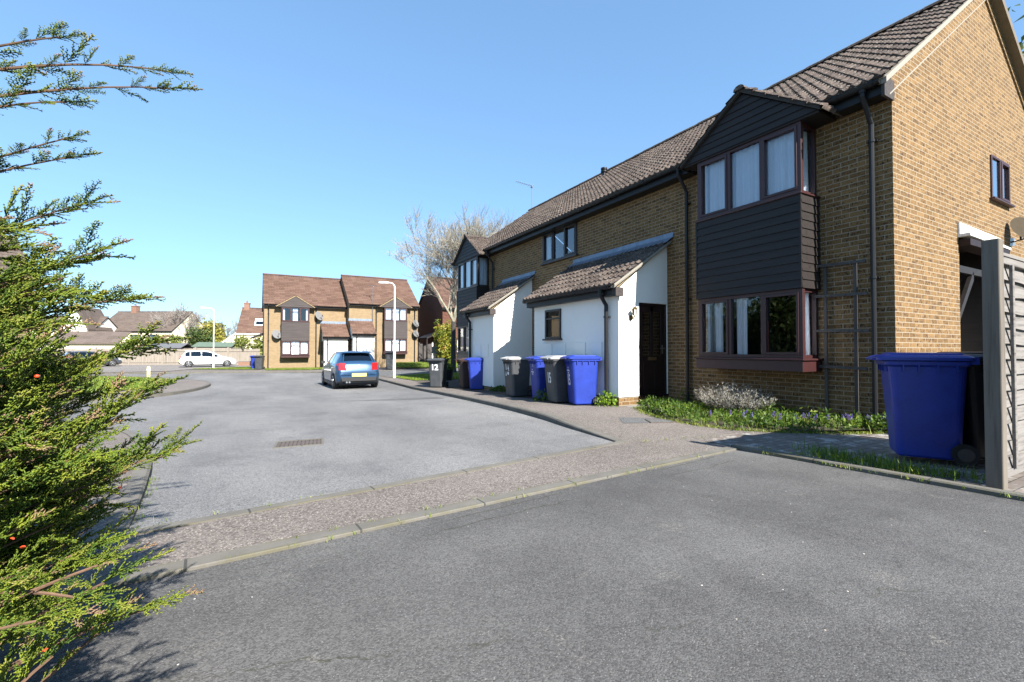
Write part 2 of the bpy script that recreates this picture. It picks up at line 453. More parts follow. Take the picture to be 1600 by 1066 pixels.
M['yellowleaf'] = leaf_mat('yellow_bloom', [(0, (.14, .15, .03)), (1, (.36, .32, .06))], .6, .3)
M['palmleaf'] = leaf_mat('palm_leaves', [(0, (.05, .08, .02)), (1, (.16, .19, .06))], .5, .25)

# ------------------------------------------------------------------ terrain
ZP = [(0, 0), (17, -.425), (36, -.5), (50, -.65), (70, -.7)]
def zr(y):
    if y <= 0: return 0.0
    for (a, b), (c, d) in zip(ZP, ZP[1:]):
        if y <= c: return b + (d - b) * (y - a) / (c - a)
    return -.7
CUTS = [0, 17, 36, 50, 70]
def kh(y):      # upstand of the pavement above the road
    return .014 + .086 * min(1, max(0, (y - 4.3) / 2.6))
def sheet(name, poly, m, dz=0.0, cuts=(), kind='structure', parent=None):
    """flat polygon laid on the sloping ground; dz number or f(x, y)"""
    bm = bmesh.new()
    vs = [bm.verts.new((x, y, 0)) for x, y in poly]
    for tri in tessellate_polygon([[Vector((x, y, 0)) for x, y in poly]]):
        try: bm.faces.new([vs[i] for i in tri])
        except ValueError: pass
    for yc in list(CUTS) + list(cuts):
        bmesh.ops.bisect_plane(bm, geom=bm.verts[:] + bm.edges[:] + bm.faces[:], plane_co=(0, yc, 0), plane_no=(0, 1, 0))
    for v in bm.verts:
        v.co.z = zr(v.co.y) + (dz(v.co.x, v.co.y) if callable(dz) else dz)
    bmesh.ops.recalc_face_normals(bm, faces=bm.faces)
    for f in bm.faces:
        if f.normal.z < 0: f.normal_flip()
    me = bpy.data.meshes.new(name); bm.to_mesh(me); bm.free()
    me.materials.append(m)
    o = bpy.data.objects.new(name, me); link(o, parent)
    if kind: o['kind'] = kind
    return o
def densify(pts, step=.3):
    out = []
    for (a, b) in zip(pts, pts[1:]):
        n = max(1, int(math.dist(a, b) / step))
        out += [(a[0] + (b[0] - a[0]) * i / n, a[1] + (b[1] - a[1]) * i / n) for i in range(n)]
    return out + [pts[-1]]
def smoothline(pts, it=2):
    for _ in range(it):
        q = [pts[0]]
        for a, b in zip(pts, pts[1:]):
            q += [(a[0] * .75 + b[0] * .25, a[1] * .75 + b[1] * .25), (a[0] * .25 + b[0] * .75, a[1] * .25 + b[1] * .75)]
        pts = q + [pts[-1]]
    return pts
def kerb(name, pts, w, top, bottom=-.12, name_mat='kerb', side=1):
    """concrete strip; its road-side edge follows pts, body lies to the left (side=1) or right of travel"""
    pts = densify(pts, .45)
    mb = MB(); L = 0
    prof = []
    for i, p in enumerate(pts):
        a = pts[max(0, i - 1)]; b = pts[min(len(pts) - 1, i + 1)]
        d = Vector((b[0] - a[0], b[1] - a[1], 0)).normalized()
        nrm = Vector((-d.y, d.x, 0)) * side
        if i: L += math.dist(pts[i - 1], p)
        h = top(p[0], p[1]) if callable(top) else top
        z = zr(p[1]); P = Vector((p[0], p[1], 0)); Q = P + nrm * w
        bb = min(.02, max(.004, h * .25))
        prof.append((L, [(P.x, P.y, z + bottom), (P.x, P.y, z + h - bb), (P.x + nrm.x * bb, P.y + nrm.y * bb, z + h), (Q.x, Q.y, z + h), (Q.x, Q.y, z + bottom)]))
    for (l0, r0), (l1, r1) in zip(prof, prof[1:]):
        for k in range(4):
            mb.face([r0[k], r1[k], r1[k + 1], r0[k + 1]], [(l0, k * .1), (l1, k * .1), (l1, k * .1 + .1), (l0, k * .1 + .1)])
    mb.face(prof[0][1]); mb.face(prof[-1][1])
    return mb.build(name, M[name_mat], None, kind='structure')

sheet('ground', [(-400, -60), (400, -60), (400, 500), (-400, 500)], M['ground'], -.16)
y1 = lambda x: 2.975 + .081 * x
y2 = lambda x: 3.924 + .141 * x
road_poly = [(-60, y2(-.8) - .05), (-.9, y2(-.8) - .05), (4.2, y2(4.2) - .02), (6.5, 4.6), (6.5, 34), (40, 34), (40, 46), (-60, 46)]
sheet('road', road_poly, M['road'], 0.0)
sheet('driveway', [(-14, -9), (4.98, -9), (4.98, y1(4.98)), (-14, y1(-14))], M['drive'], .002)
# right pavement with the dropped strip running across the mouth of the driveway
KR = smoothline([(4.10, 4.53), (4.20, 5.1), (4.34, 5.95), (4.57, 6.93), (4.87, 9.24), (5.08, 12.4), (5.22, 16.0), (5.34, 20.7), (5.45, 26), (5.2, 29.5), (4.4, 32.2), (2.6, 34.2), (0, 35.6), (-4, 37.0), (-9, 39.2), (-20, 44)], 2)
pav_dz = lambda x, y: kh(y) - .004
pav = [(-14, y1(-14) + .12), (4.98, y1(4.98) + .12), (4.98, -3), (30, -3), (30, 38), (30, 47), (-20, 47)] + [(x + .02, y + .01) for x, y in reversed(KR)] + [(4.1, y2(4.1)), (-14, y2(-14) - .0)]
sheet('pavement', pav, M['pave'], pav_dz, cuts=(4.3, 6.9))
kerb('kerb', KR, .125, lambda x, y: kh(y), side=-1)
kerb('road_edging', [(-.95, y2(-.95) - .01), (4.2, y2(4.2) - .01)], .10, lambda x, y: .022, name_mat='edging', side=-1)
kerb('driveway_edging', [(-14, y1(-14)), (-.8, y1(-.8)), (4.96, y1(4.96))], .125, lambda x, y: .022, name_mat='edging', side=1)
kerb('driveway_side_edging', [(4.96, y1(4.96) + .10), (4.96, -6)], .09, lambda x, y: .045, name_mat='edging', side=1)
# left pavement
KL = smoothline([(-.72, 3.86), (-.80, 4.9), (-.92, 6.0), (-1.19, 7.5), (-1.62, 8.9), (-2.3, 10.1), (-3.4, 10.9), (-6, 11.5), (-14, 12.2), (-30, 13)], 2)
sheet('left_pavement', [(x - .02, y) for x, y in KL] + [(-30, 1.0), (-14, y1(-14) + .14), (-.85, y1(-.85) + .14 + .02), (-.75, y2(-.75) - .05)], M['pave'], lambda x, y: .014 + .075 * min(1, max(0, (y - 3.9) / 1.6)) + .002, cuts=(3.9, 5.5))
kerb('left_kerb', KL, .125, lambda x, y: .02 + .085 * min(1, max(0, (y - 3.9) / 1.6)), side=1)
# island corner with grass on the far side of the side road
KI = smoothline([(-30, 15.0), (-12, 16.6), (-6, 17.1), (-3.6, 17.6), (-2.5, 18.5), (-1.85, 20.4), (-1.6, 22.6), (-1.75, 24.6), (-2.4, 26.6), (-3.6, 28.8), (-5.4, 32.2), (-9, 37), (-16, 44)], 2)
sheet('island_pavement', [(x - .0, y) for x, y in KI] + [(-40, 44), (-40, 15)], M['pave'], .096)
kerb('island_kerb', KI, .125, .10, side=1)
GI = smoothline([(-30, 17.2), (-12, 18.4), (-6, 19.0), (-4.4, 19.7), (-3.4, 21.4), (-2.95, 23.4), (-3.0, 25.0), (-3.7, 27.6), (-5.6, 30.6), (-8.5, 34.0), (-14, 39)], 2)
sheet('island_lawn', GI + [(-40, 39), (-40, 17)], M['lawn'], .125)
# far court, verges, paths
sheet('far_court', [(-60, 41.2), (-9, 38.9), (-5.2, 39.6), (-4.6, 43.0), (-1.5, 47.8), (.4, 50), (.4, 75), (-60, 75)], M['court'], .12)
sheet('lamp_verge', [(-4.4, 43.6), (-3.2, 42.4), (.1, 39.6), (.35, 44), (-.8, 47.2), (-2.0, 46.2)], M['lawn'], .125)
sheet('front_lawn', [(.7, 37.4), (3.6, 36.0), (4.9, 36.9), (5.2, 40.4), (.6, 40.4)], M['lawn'], .125)
sheet('side_lawn', [(9.4, 34.5), (17.5, 33.2), (18, 38), (9.6, 38.8)], M['lawn'], lambda x, y: .125 + .35 * min(1, max(0, (y - 33.5) / 4)), cuts=(33.5, 37.5))
sheet('estate_path', [(5.45, 25.6), (6.6, 25.0), (12, 27.4), (22, 27.6), (22, 31.6), (12, 31.8), (7, 31.5), (5.0, 30.2)], M['patch'], .1)
sheet('corner_lawn', [(6.35, 20.4), (7.4, 20.0), (12, 21.0), (14, 26.6), (8, 25.4), (6.2, 23.8)], M['lawn'], .12)
sheet('block_paving', [(5.05, 1.0), (8.0, .9), (8.03, 2.7), (6.5, 3.45), (5.9, 4.15), (5.05, 3.9)], M['paver'], lambda x, y: kh(y) + .001)
sheet('path_slab', [(6.75, 6.5), (7.98, 6.62), (7.98, 7.1), (6.62, 7.1)], M['slab'], lambda x, y: kh(y) + .003)
sheet('repair_patch', [(5.15, 5.5), (5.95, 5.15), (6.25, 5.5), (5.5, 6.0)], M['patch'], lambda x, y: kh(y) + .0)
sheet('tarred_strip', [(2.1, 13.3), (4.75, 13.0), (4.72, 12.3), (3.3, 12.6)], M['patch'], .003)
sheet('house_border', [(6.15, 7.6), (6.6, 7.4), (8.0, 10.4), (8.0, 19.8), (6.2, 19.8), (6.0, 14)], M['soil'], lambda x, y: kh(y) + .004)

# manhole, drain grate
def cover(name, label, cat, quad, frame_m, n=9):
    t = thing(name, label, cat, (sum(q[0] for q in quad) / 4, sum(q[1] for q in quad) / 4, 0))
    cx, cy = t.location.x, t.location.y
    mb = MB()
    P = lambda u, v: (quad[0][0] * (1 - u) * (1 - v) + quad[1][0] * u * (1 - v) + quad[2][0] * u * v + quad[3][0] * (1 - u) * v,
                      quad[0][1] * (1 - u) * (1 - v) + quad[1][1] * u * (1 - v) + quad[2][1] * u * v + quad[3][1] * (1 - u) * v)
    return t, mb, P, cx, cy
gq = [(.20, 6.55), (.80, 6.50), (.86, 7.0), (.26, 7.05)]
t, mb, P, cx, cy = cover('drain_grate', 'rusty rectangular drain grate set into the middle of the road', 'drain', gq, 'iron')
def pq(mb, P, u0, u1, v0, v1, h0, h1, base=lambda y: zr(y)):
    lo = []; hi = []
    for u, v in ((u0, v0), (u1, v0), (u1, v1), (u0, v1)):
        x, y = P(u, v); lo.append((x - cx, y - cy, base(y) + h0)); hi.append((x - cx, y - cy, base(y) + h1))
    mb.hexa(lo + hi)
for a in ((0, 1, 0, .06), (0, 1, .94, 1), (0, .05, .06, .94), (.95, 1, .06, .94)):
    pq(mb, P, *a, -.03, .012)
mb.build('frame', M['kerb'], t)
mb = MB()
for i in range(11):
    u = .055 + i * .0815
    pq(mb, P, u, u + .055, .06, .94, -.03, .008)
pq(mb, P, .055, .945, .47, .53, -.03, .0085)
mb.build('bars', M['iron'], t)
mb = MB(); pq(mb, P, .05, .95, .06, .94, -.03, .004); mb.build('silt', M['soil'], t)
mq = [(5.55, 5.30), (5.95, 5.12), (6.12, 5.42), (5.72, 5.60)]
t, mb, P, cx, cy = cover('manhole_cover', 'small dark rectangular manhole cover in the brown footway', 'manhole cover', mq, 'iron')
pb = lambda y: zr(y) + kh(y)
for a in ((0, 1, 0, .08), (0, 1, .92, 1), (0, .06, .08, .92), (.94, 1, .08, .92)):
    pq(mb, P, *a, -.02, .010, pb)
mb.build('frame', M['iron'], t)
mb = MB(); pq(mb, P, .06, .94, .08, .92, -.02, .007, pb); mb.build('plate', M['patch'], t)

# ------------------------------------------------------------------ house pieces (local: u right, y into the house, z up)
def front_T(y=0.0):  return lambda a, b, c: (a, y - b, c)            # a along, b outward, c up
def right_T(u):      return lambda a, b, c: (u + b, a, c)            # wall facing +u
def left_T(u):       return lambda a, b, c: (u - b, a, c)            # wall facing -u

def wall_panel(mb, a0, a1, c0, c1, holes=(), reveal=.09):
    xs = sorted({a0, a1, *[h[0] for h in holes], *[h[1] for h in holes]})
    zs = sorted({c0, c1, *[h[2] for h in holes], *[h[3] for h in holes]})
    for i in range(len(xs) - 1):
        for j in range(len(zs) - 1):
            xm, zm = (xs[i] + xs[i + 1]) / 2, (zs[j] + zs[j + 1]) / 2
            if any(h[0] < xm < h[1] and h[2] < zm < h[3] for h in holes): continue
            mb.face([(xs[i], 0, zs[j]), (xs[i + 1], 0, zs[j]), (xs[i + 1], 0, zs[j + 1]), (xs[i], 0, zs[j + 1])])
    for h in holes:
        r = -reveal
        mb.face([(h[0], 0, h[2]), (h[0], 0, h[3]), (h[0], r, h[3]), (h[0], r, h[2])])
        mb.face([(h[1], 0, h[2]), (h[1], 0, h[3]), (h[1], r, h[3]), (h[1], r, h[2])])
        mb.face([(h[0], 0, h[3]), (h[1], 0, h[3]), (h[1], r, h[3]), (h[0], r, h[3])])
        mb.face([(h[0], 0, h[2]), (h[1], 0, h[2]), (h[1], r, h[2]), (h[0], r, h[2])])

def frame_boxes(mb, a0, a1, c0, c1, b0, b1, w):
    mb.box(a0, a1, b0, b1, c0, c0 + w); mb.box(a0, a1, b0, b1, c1 - w, c1)
    mb.box(a0, a0 + w, b0, b1, c0 + w, c1 - w); mb.box(a1 - w, a1, b0, b1, c0 + w, c1 - w)

def window(parent, T, a0, a1, c0, c1, splits=(), sash=(), transom=(), m='darkframe', name='window', sill=True,
           fw=.055, depth=.07, back=.05, glass='glass', curtain=None, sill_over=.06, curt_y=.13):
    """splits: fractions of the mullions; sash: indices of opening lights; returns frame object"""
    mb = MB(T)
    frame_boxes(mb, a0, a1, c0, c1, -back, depth - back, fw)
    edges = [a0 + fw] + [a0 + (a1 - a0) * s for s in splits] + [a1 - fw]
    lights = []
    for i in range(len(edges) - 1):
        l = edges[i] + (fw * .5 if i else 0); r = edges[i + 1] - (fw * .5 if i < len(edges) - 2 else 0)
        lights.append((l, r, c0 + fw, c1 - fw))
    for s in splits:
        x = a0 + (a1 - a0) * s
        mb.box(x - fw / 2, x + fw / 2, -back, depth - back, c0 + fw, c1 - fw)
    panes = []
    for i, (l, r, b, t) in enumerate(lights):
        if i in transom:
            zt = b + (t - b) * .72
            mb.box(l, r, -back + .004, depth - back - .004, zt - .02, zt + .02)
        if i in sash:
            frame_boxes(mb, l, r, b, t, -back + .012, depth - back + .014, .04)
            l, r, b, t = l + .04, r - .04, b + .04, t - .04
        panes.append((l, r, b, t))
    o = mb.build(name, M[m], parent, bevel=.004)
    g = MB(T)
    for l, r, b, t in panes:
        g.face([(l, -back + .025, b), (r, -back + .025, b), (r, -back + .025, t), (l, -back + .025, t)])
    g.build('pane', M[glass], o)
    if sill:
        s = MB(T); s.box(a0 - sill_over, a1 + sill_over, -back, .07, c0 - .04, c0 - .001)
        s.build('sill', M[m], o, bevel=.006)
    if curtain:
        for k, (l, r) in enumerate(curtain):
            curtain_mesh(o, T, a0 + (a1 - a0) * l, a0 + (a1 - a0) * r, c0 + .03, c1 - .03, curt_y)
    return o

def curtain_mesh(parent, T, a0, a1, c0, c1, back):
    n = max(8, int((a1 - a0) / .012)); mb = MB(T)
    ph = random.random() * 6
    pts = []
    for i in range(n + 1):
        a = a0 + (a1 - a0) * i / n
        w = math.sin(a * 62 + ph + 1.2 * math.sin(a * 17)) * .017 + math.sin(a * 23 + ph * 2) * .012
        pts.append((a, w))
    for (x0, w0), (x1, w1) in zip(pts, pts[1:]):
        mb.face([(x0, -back + w0 * 1.2, c0), (x1, -back + w1 * 1.2, c0), (x1, -back + w1 * .6, c1), (x0, -back + w0 * .6, c1)], None, True)
    return mb.build('curtain', M['curtain'], parent, weld=True)

def boards(mb, a0, a1, c0, c1, gauge=.135, lip=.02, top=None):
    """overlapping horizontal boards; top(c) -> (a0, a1) trims a gable"""
    n = max(1, round((c1 - c0) / gauge)); g = (c1 - c0) / n
    for i in range(n):
        b, t = c0 + i * g, c0 + (i + 1) * g
        l0, r0 = (a0, a1) if top is None else top(b)
        l1, r1 = (a0, a1) if top is None else top(t)
        mb.face([(l0, lip, b), (r0, lip, b), (r1, .004, t), (l1, .004, t)])
        mb.face([(l0, 0, b), (r0, 0, b), (r0, lip, b), (l0, lip, b)])

def tiles(name, parent, P0, U, Sv, m, period=.15, gauge=.29, spp=8, amp=.046, thick=.034, jitter=.006, keep=None, tcol=2):
    """interlocking roll tiles on the plane P0 + U*a + Sv*s"""
    P0, U, Sv = Vector(P0), Vector(U), Vector(Sv)
    L, H = U.length, Sv.length
    u, s = U / L, Sv / H
    nrm = u.cross(s).normalized()
    if nrm.z < 0: nrm = -nrm
    nc = max(1, round(L / period)); per = L / nc
    nr = max(1, round(H / gauge)); g = H / nr
    ncol = nc * spp
    cols = np.arange(ncol + 1) * (L / ncol)
    w = (0.5 + 0.5 * np.cos(2 * np.pi * (cols / per - .5))) ** 1.6 * amp
    rnd = random.Random(hash((round(L, 2), round(H, 2))) & 0xffff)
    verts = []; faces = []; uvs = []
    for r in range(nr):
        jit = np.array([rnd.uniform(-jitter, jitter) for _ in range(nc // tcol + 2)])
        jj = jit[(np.arange(ncol + 1) // (spp * tcol)).clip(0, len(jit) - 1)]
        base = len(verts)
        s0, s1 = r * g - (.012 if r else .03), min(H, (r + 1) * g + .02)
        for (sv, h) in ((s0 + .004, -.004 + 0 * w), (s0, thick + w + jj), (s0 + .012, thick + .004 + w + jj), (s1, .004 + w * .9)):
            for i in range(ncol + 1):
                verts.append(tuple(P0 + u * cols[i] + s * sv + nrm * (h[i] if hasattr(h, '__len__') else h)))
        W = ncol + 1
        for i in range(ncol):
            if keep and not keep(cols[i], r * g): continue
            tu = i / (spp * tcol)
            for k in range(3):
                faces.append((base + k * W + i, base + k * W + i + 1, base + (k + 1) * W + i + 1, base + (k + 1) * W + i))
                uvs.append(((tu, r + .1), (tu + .9 / (spp * tcol), r + .1), (tu + .9 / (spp * tcol), r + .9), (tu, r + .9)))
    me = bpy.data.meshes.new(name); me.from_pydata(verts, [], faces)
    ul = me.uv_layers.new(name='UVMap')
    ul.data.foreach_set('uv', np.array(uvs, dtype=np.float32).ravel())
    me.polygons.foreach_set('use_smooth', np.ones(len(faces), dtype=bool))
    me.materials.append(m)
    o = bpy.data.objects.new(name, me); link(o, parent)
    return o

def ridge(name, parent, a, b, m, r=.11, seg=.45):
    a, b = Vector(a), Vector(b); L = (b - a).length; n = max(1, round(L / seg)); mb = MB()
    d = (b - a) / L; side = d.cross(Vector((0, 0, 1))).normalized()
    for i in range(n):
        p0, p1 = a + d * (L * i / n), a + d * (L * (i + 1) / n + .02)
        lift = random.uniform(-.004, .006)
        ra, rb = [], []
        for k in range(7):
            an = math.pi * (k / 6)
            off = side * math.cos(an) * r + Vector((0, 0, math.sin(an) * r * .8 - .03 + lift))
            ra.append(tuple(p0 + off * 1.06)); rb.append(tuple(p1 + off * .96))
        mb.loft([ra, rb], False, False, True)
        mb.face(ra); mb.face(rb)
    return mb.build(name, m, parent)

def gutter(parent, a0, a1, y, z, brackets=True, m='black'):
    mb = MB()
    n = 8
    for k in range(n):
        A0, A1 = math.pi + math.pi * k / n, math.pi + math.pi * (k + 1) / n
        p = lambda an, r: (y + math.cos(an) * r, z + math.sin(an) * r)
        (ya, za), (yb, zb) = p(A0, .058), p(A1, .058)
        mb.face([(a0, ya, za), (a1, ya, za), (a1, yb, zb), (a0, yb, zb)], None, True)
        (ya, za), (yb, zb) = p(A0, .052), p(A1, .052)
        mb.face([(a0, ya, za), (a1, ya, za), (a1, yb, zb), (a0, yb, zb)], None, True)
    for a in (a0, a1):
        mb.face([(a, y + math.cos(math.pi + math.pi * k / 8) * .058, z + math.sin(math.pi + math.pi * k / 8) * .058) for k in range(9)])
    if brackets:
        k = max(1, int((a1 - a0) / 1.1))
        for i in range(k + 1):
            a = a0 + .1 + (a1 - a0 - .2) * i / k
            mb.tube([(a - .03, y, z - .005), (a + .03, y, z - .005)], .062, 12)
    return mb.build('gutter', M[m], parent)

def downpipe(parent, T, a, top, bottom, out=.32, square=.034, m='greypipe', swan=.35):
    """swan-neck from a gutter out from the wall, then down"""
    mb = MB()
    pts = [T(a, out, top), T(a, out, top - .10), T(a, .075, top - .10 - swan), T(a, .075, top - .22 - swan), T(a, .075, bottom)]
    mb.tube(pts, square, 10)
    mb.tube([T(a, out, top + .03), T(a, out, top - .05)], square * 1.35, 10)
    for z in np.linspace(top - .35 - swan, bottom + .25, max(2, int((top - bottom) / 1.8) + 1)):
        p, q = T(a, .075, z - .02), T(a, .075, z + .02)
        mb.tube([p, q], square * 1.3, 10)
        c = [T(a - .06, .0, z - .012), T(a + .06, .0, z - .012), T(a + .06, .05, z - .012), T(a - .06, .05, z - .012)]
        d = [T(a - .06, .0, z + .012), T(a + .06, .0, z + .012), T(a + .06, .05, z + .012), T(a - .06, .05, z + .012)]
        mb.hexa(c + d)
    return mb.build('downpipe', M[m], parent)

def bay(parent, u0, u1, D, z, eave, clad, frame, tile, near_side=True, lower_curt=None, spp=8, transom=(), gab_half=None, low_glass='glass', upper_curt=((.03, .97),)):
    """two-storey bay: box sill, lower window, boarding, upper window, boarded gablet; z = levels"""
    zb, zs, zl1, zu0, zu1, zap = z
    c = MB(front_T(-D))
    boards(c, u0, u1, zl1, zu0 - .02, .135)
    for T in (right_T(u1), left_T(u0)):
        s = MB(T); boards(s, -D, 0, zl1, zu0 - .02, .135)
        c.v_off = len(c.v)
        n0 = len(c.v); c.v += s.v; c.f += [[i + n0 for i in f] for f in s.f]; c.uv += s.uv; c.sm += s.sm
    # corner posts and the boxes that close the bay
    k = MB()
    k.box(u0 - .012, u0 + .02, -D - .018, -D + .02, zl1, zu0 - .02); k.box(u1 - .02, u1 + .012, -D - .018, -D + .02, zl1, zu0 - .02)
    k.box(u0 + .01, u1 - .01, -D + .01, 0, zl1 + .002, zl1 + .03)
    n0 = len(c.v); c.v += k.v; c.f += [[i + n0 for i in f] for f in k.f]; c.uv += k.uv; c.sm += k.sm
    root = c.build('bay_window', M[clad], parent)
    # sill box
    s = MB(); s.box(u0 - .02, u1 + .02, -D - .02, 0, zb, zs - .03); s.box(u0 - .05, u1 + .05, -D - .06, 0, zs - .03, zs)
    s.build('sill', M[frame], root, bevel=.006)
    s = MB(); s.box(u0 - .03, u1 + .03, -D - .035, 0, zu0 - .02, zu0 + .012)
    s.build('sill', M[frame], root, bevel=.006)
    splits = (.345, .66)
    for (c0, c1, gl, cur, nm) in ((zs, zl1, low_glass, lower_curt, 'window'), (zu0 + .012, zu1, 'glass_up', list(upper_curt), 'window')):
        window(root, front_T(-D + .05), u0 + .0, u1 - .0, c0, c1, splits, (0, 2), transom, frame, nm, False, .06, .07, .05, gl, cur)
        for T, a0, a1 in ((right_T(u1 - .05), -D + .072, -.01), (left_T(u0 + .05), -D + .072, -.01)):
            o = window(root, T, a0, a1, c0, c1, (), (), (), frame, 'side_window', False, .055, .07, .05, gl, [(.12, .95)] if cur else None, curt_y=.10)
    # gablet
    uc = (u0 + u1) / 2; hw = gab_half or ((u1 - u0) / 2 + .30)
    ze = zu1 + .02; pitch = (zap - ze) / hw
    gm = MB(front_T(-D - .005))
    def trim(cz):
        w = max(.02, (zap - .02 - cz) / pitch)
        return (uc - w, uc + w)
    boards(gm, 0, 0, ze, zap - .03, .13, .02, trim)
    gm.T = lambda a, b, c_: (a, b, c_)
    gm.box(uc - hw + .02, uc + hw - .02, -D - .004, -.02, ze - .035, ze)
    gm.build('gablet', M[clad], root)
    v = MB()
    F = -D - .07
    for sg in (-1, 1):
        e = (uc + sg * (hw + .03), 0, ze - .03); p = (uc, 0, zap)
        q = [(e[0], F, e[2]), (p[0], F, p[2]), (p[0], F, p[2] + .075), (e[0], F, e[2] + .075)]
        v.prism(q, (0, .06, 0))
    v.build('bargeboard', M['tile_dark'] if clad == 'clad' else M['fillet'], root)
    depth = D + .09 + (zap - eave) / .73 - .2
    for sg in (-1, 1):
        nm = tiles('gablet_roof', root, (uc + sg * (hw + .05), F - .02 if sg < 0 else F - .02, ze - .02), (0, depth + .1, 0), (-sg * (hw + .03), 0, zap + .035 - ze + .02), M[tile], .15, .28, spp)
    ridge('ridge_tiles', root, (uc, F - .03, zap + .06), (uc, F + depth + .15, zap + .06), M[tile], .10, .4)
    return root

M['tile_dark'] = plain('dark_mossy_verge', (.05, .045, .042), .9, .45, 20, bump=.5)

# ------------------------------------------------------------------ the near terrace
W0, YF = 8.04, 19.2
terr = thing('terraced_house', 'long buff brick terrace with brown tiled roof and dark boarded bays along the right pavement', 'house', (W0, YF, 0), R(-90))
U1 = 16.2; DEP = 7.9; EAVE = 4.93; RY, RZ = 3.86, 7.93
SL = (RZ - EAVE) / (RY + .30)
# walls
b1, b2 = (13.25, 15.2), (1.1, 3.1)
wm = MB(front_T())
holes = [(b1[0] + .06, b1[1] - .06, .98, 2.05), (b2[0] + .06, b2[1] - .06, .98, 2.05), (6.99, 8.76, 3.83, 4.80),
         (b1[0] + .06, b1[1] - .06, 3.65, 4.74), (b2[0] + .06, b2[1] - .06, 3.65, 4.74)]
wall_panel(wm, 0, U1, -.75, EAVE + .1, holes)
def addT(mb, T, fn):
    k = MB(T); fn(k); n0 = len(mb.v)
    mb.v += k.v; mb.f += [[i + n0 for i in f] for f in k.f]; mb.uv += k.uv; mb.sm += k.sm
def near_gable(k):
    wall_panel(k, 0, DEP, -.75, EAVE, [(3.99, 4.99, 3.95, 4.77), (2.42, 4.35, .1, 3.05)], .10)
    k.face([(0, 0, EAVE), (DEP, 0, EAVE), (DEP, 0, EAVE + .25), (RY, 0, RZ - .06), (0, 0, EAVE + .20)])
addT(wm, right_T(U1), near_gable)
def far_gable(k):
    wall_panel(k, 0, DEP, -.75, EAVE)
    k.face([(0, 0, EAVE), (DEP, 0, EAVE), (DEP, 0, EAVE + .25), (RY, 0, RZ - .06), (0, 0, EAVE + .20)])
addT(wm, left_T(0), far_gable)
addT(wm, None, lambda k: k.face([(0, DEP, -.75), (U1, DEP, -.75), (U1, DEP, EAVE + .2), (0, DEP, EAVE + .2)]))
addT(wm, front_T(-.018), lambda k: k.box(0, U1, -.018, -.004, .065, .078))
wm.build('wall', M['brick'], terr)
# rooms behind the glazing
rm = MB()
for (a0, a1) in ((11.3, 15.9), (.4, 5.0)):
    for (z0, z1) in ((.2, 2.55), (2.75, 4.9)):
        rm.face([(a0, 3.2, z0), (a1, 3.2, z0), (a1, 3.2, z1), (a0, 3.2, z1)])
        rm.face([(a0, .12, z0), (a0, 3.2, z0), (a0, 3.2, z1), (a0, .12, z1)])
        rm.face([(a1, .12, z0), (a1, 3.2, z0), (a1, 3.2, z1), (a1, .12, z1)])
        rm.face([(a0, .12, z0), (a1, .12, z0), (a1, 3.2, z0), (a0, 3.2, z0)])
        rm.face([(a0, .12, z1), (a1, .12, z1), (a1, 3.2, z1), (a0, 3.2, z1)])
a0, a1, z0, z1 = 6.2, 9.4, 2.75, 4.9
rm.face([(a0, 2.2, z0), (a1, 2.2, z0), (a1, 2.2, z1), (a0, 2.2, z1)])
rm.face([(a0, .12, z0), (a1, .12, z0), (a1, 2.2, z0), (a0, 2.2, z0)])
rm.box(U1 - 1.6, U1 - 1.55, 3.4, 6.2, 3.2, 4.92)
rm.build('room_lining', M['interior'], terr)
# roof
yb = RY * 2 + .3
rf = tiles('roof', terr, (-.06, -.34, EAVE + .03), (U1 + .10, 0, 0), (0, RY + .34, RZ - EAVE + .02), M['tile'], .152, .285, 8)
bk = MB(); bk.face([(-.06, RY, RZ + .03), (U1 + .04, RY, RZ + .03), (U1 + .04, DEP + .35, EAVE + .1), (-.06, DEP + .35, EAVE + .1)]); bk.build('rear_roof', M['tile_hazy'], terr)
ridge('ridge_tiles', terr, (-.08, RY, RZ + .10), (U1 + .05, RY, RZ + .10), M['tile'], .125, .45)
un = MB(); un.face([(0, -.32, EAVE + .0), (U1, -.32, EAVE + .0), (U1, RY, RZ - .02), (0, RY, RZ - .02)]); un.build('roof_underlay', M['interior'], terr)
# verge: buff fillet band and pale mortar line
vg = MB()
for (ya, za, yc, zc, sgn) in ((-.10, EAVE + .10, RY, RZ - .02, 1), (DEP + .30, EAVE + .02, RY, RZ - .02, 1)):
    for (t0, t1, o0, o1) in ((-.22, .0, .0, .028),):
        vg.prism([(U1 + o0, ya, za + t0), (U1 + o0, yc, zc + t0), (U1 + o0, yc, zc + t1), (U1 + o0, ya, za + t1)], (o1, 0, 0))
vg.build('verge_band', M['brick'], terr)
vg = MB()
for (ya, za, yc, zc) in ((-.14, EAVE + .075, RY, RZ - .02),):
    vg.prism([(U1 + .0, ya, za - .25), (U1 + .0, yc, zc - .24), (U1 + .0, yc, zc - .222), (U1, ya, za - .225)], (.031, 0, 0))
    vg.build('mortar_line', M['mortar'], terr); vg = MB()
    vg.prism([(U1 - .04, ya - .18, za - .13), (U1 - .04, yc, zc + .0), (U1 - .04, yc, zc + .075), (U1 - .04, ya - .18, za - .045)], (.10, 0, 0))
vg.build('verge_mortar', M['mortar'], terr)
vg = MB()
vg.prism([(U1 - .05, DEP + .45, EAVE - .16), (U1 - .05, RY, RZ - .06), (U1 - .05, RY, RZ + .08), (U1 - .05, DEP + .45, EAVE - .02)], (.22, 0, 0))
vg.build('rear_bargeboard', plain('shade_brown_bargeboard', (.20, .155, .10), .7, .15, 9), terr)  # brown tone paints the shaded underside over the whole board
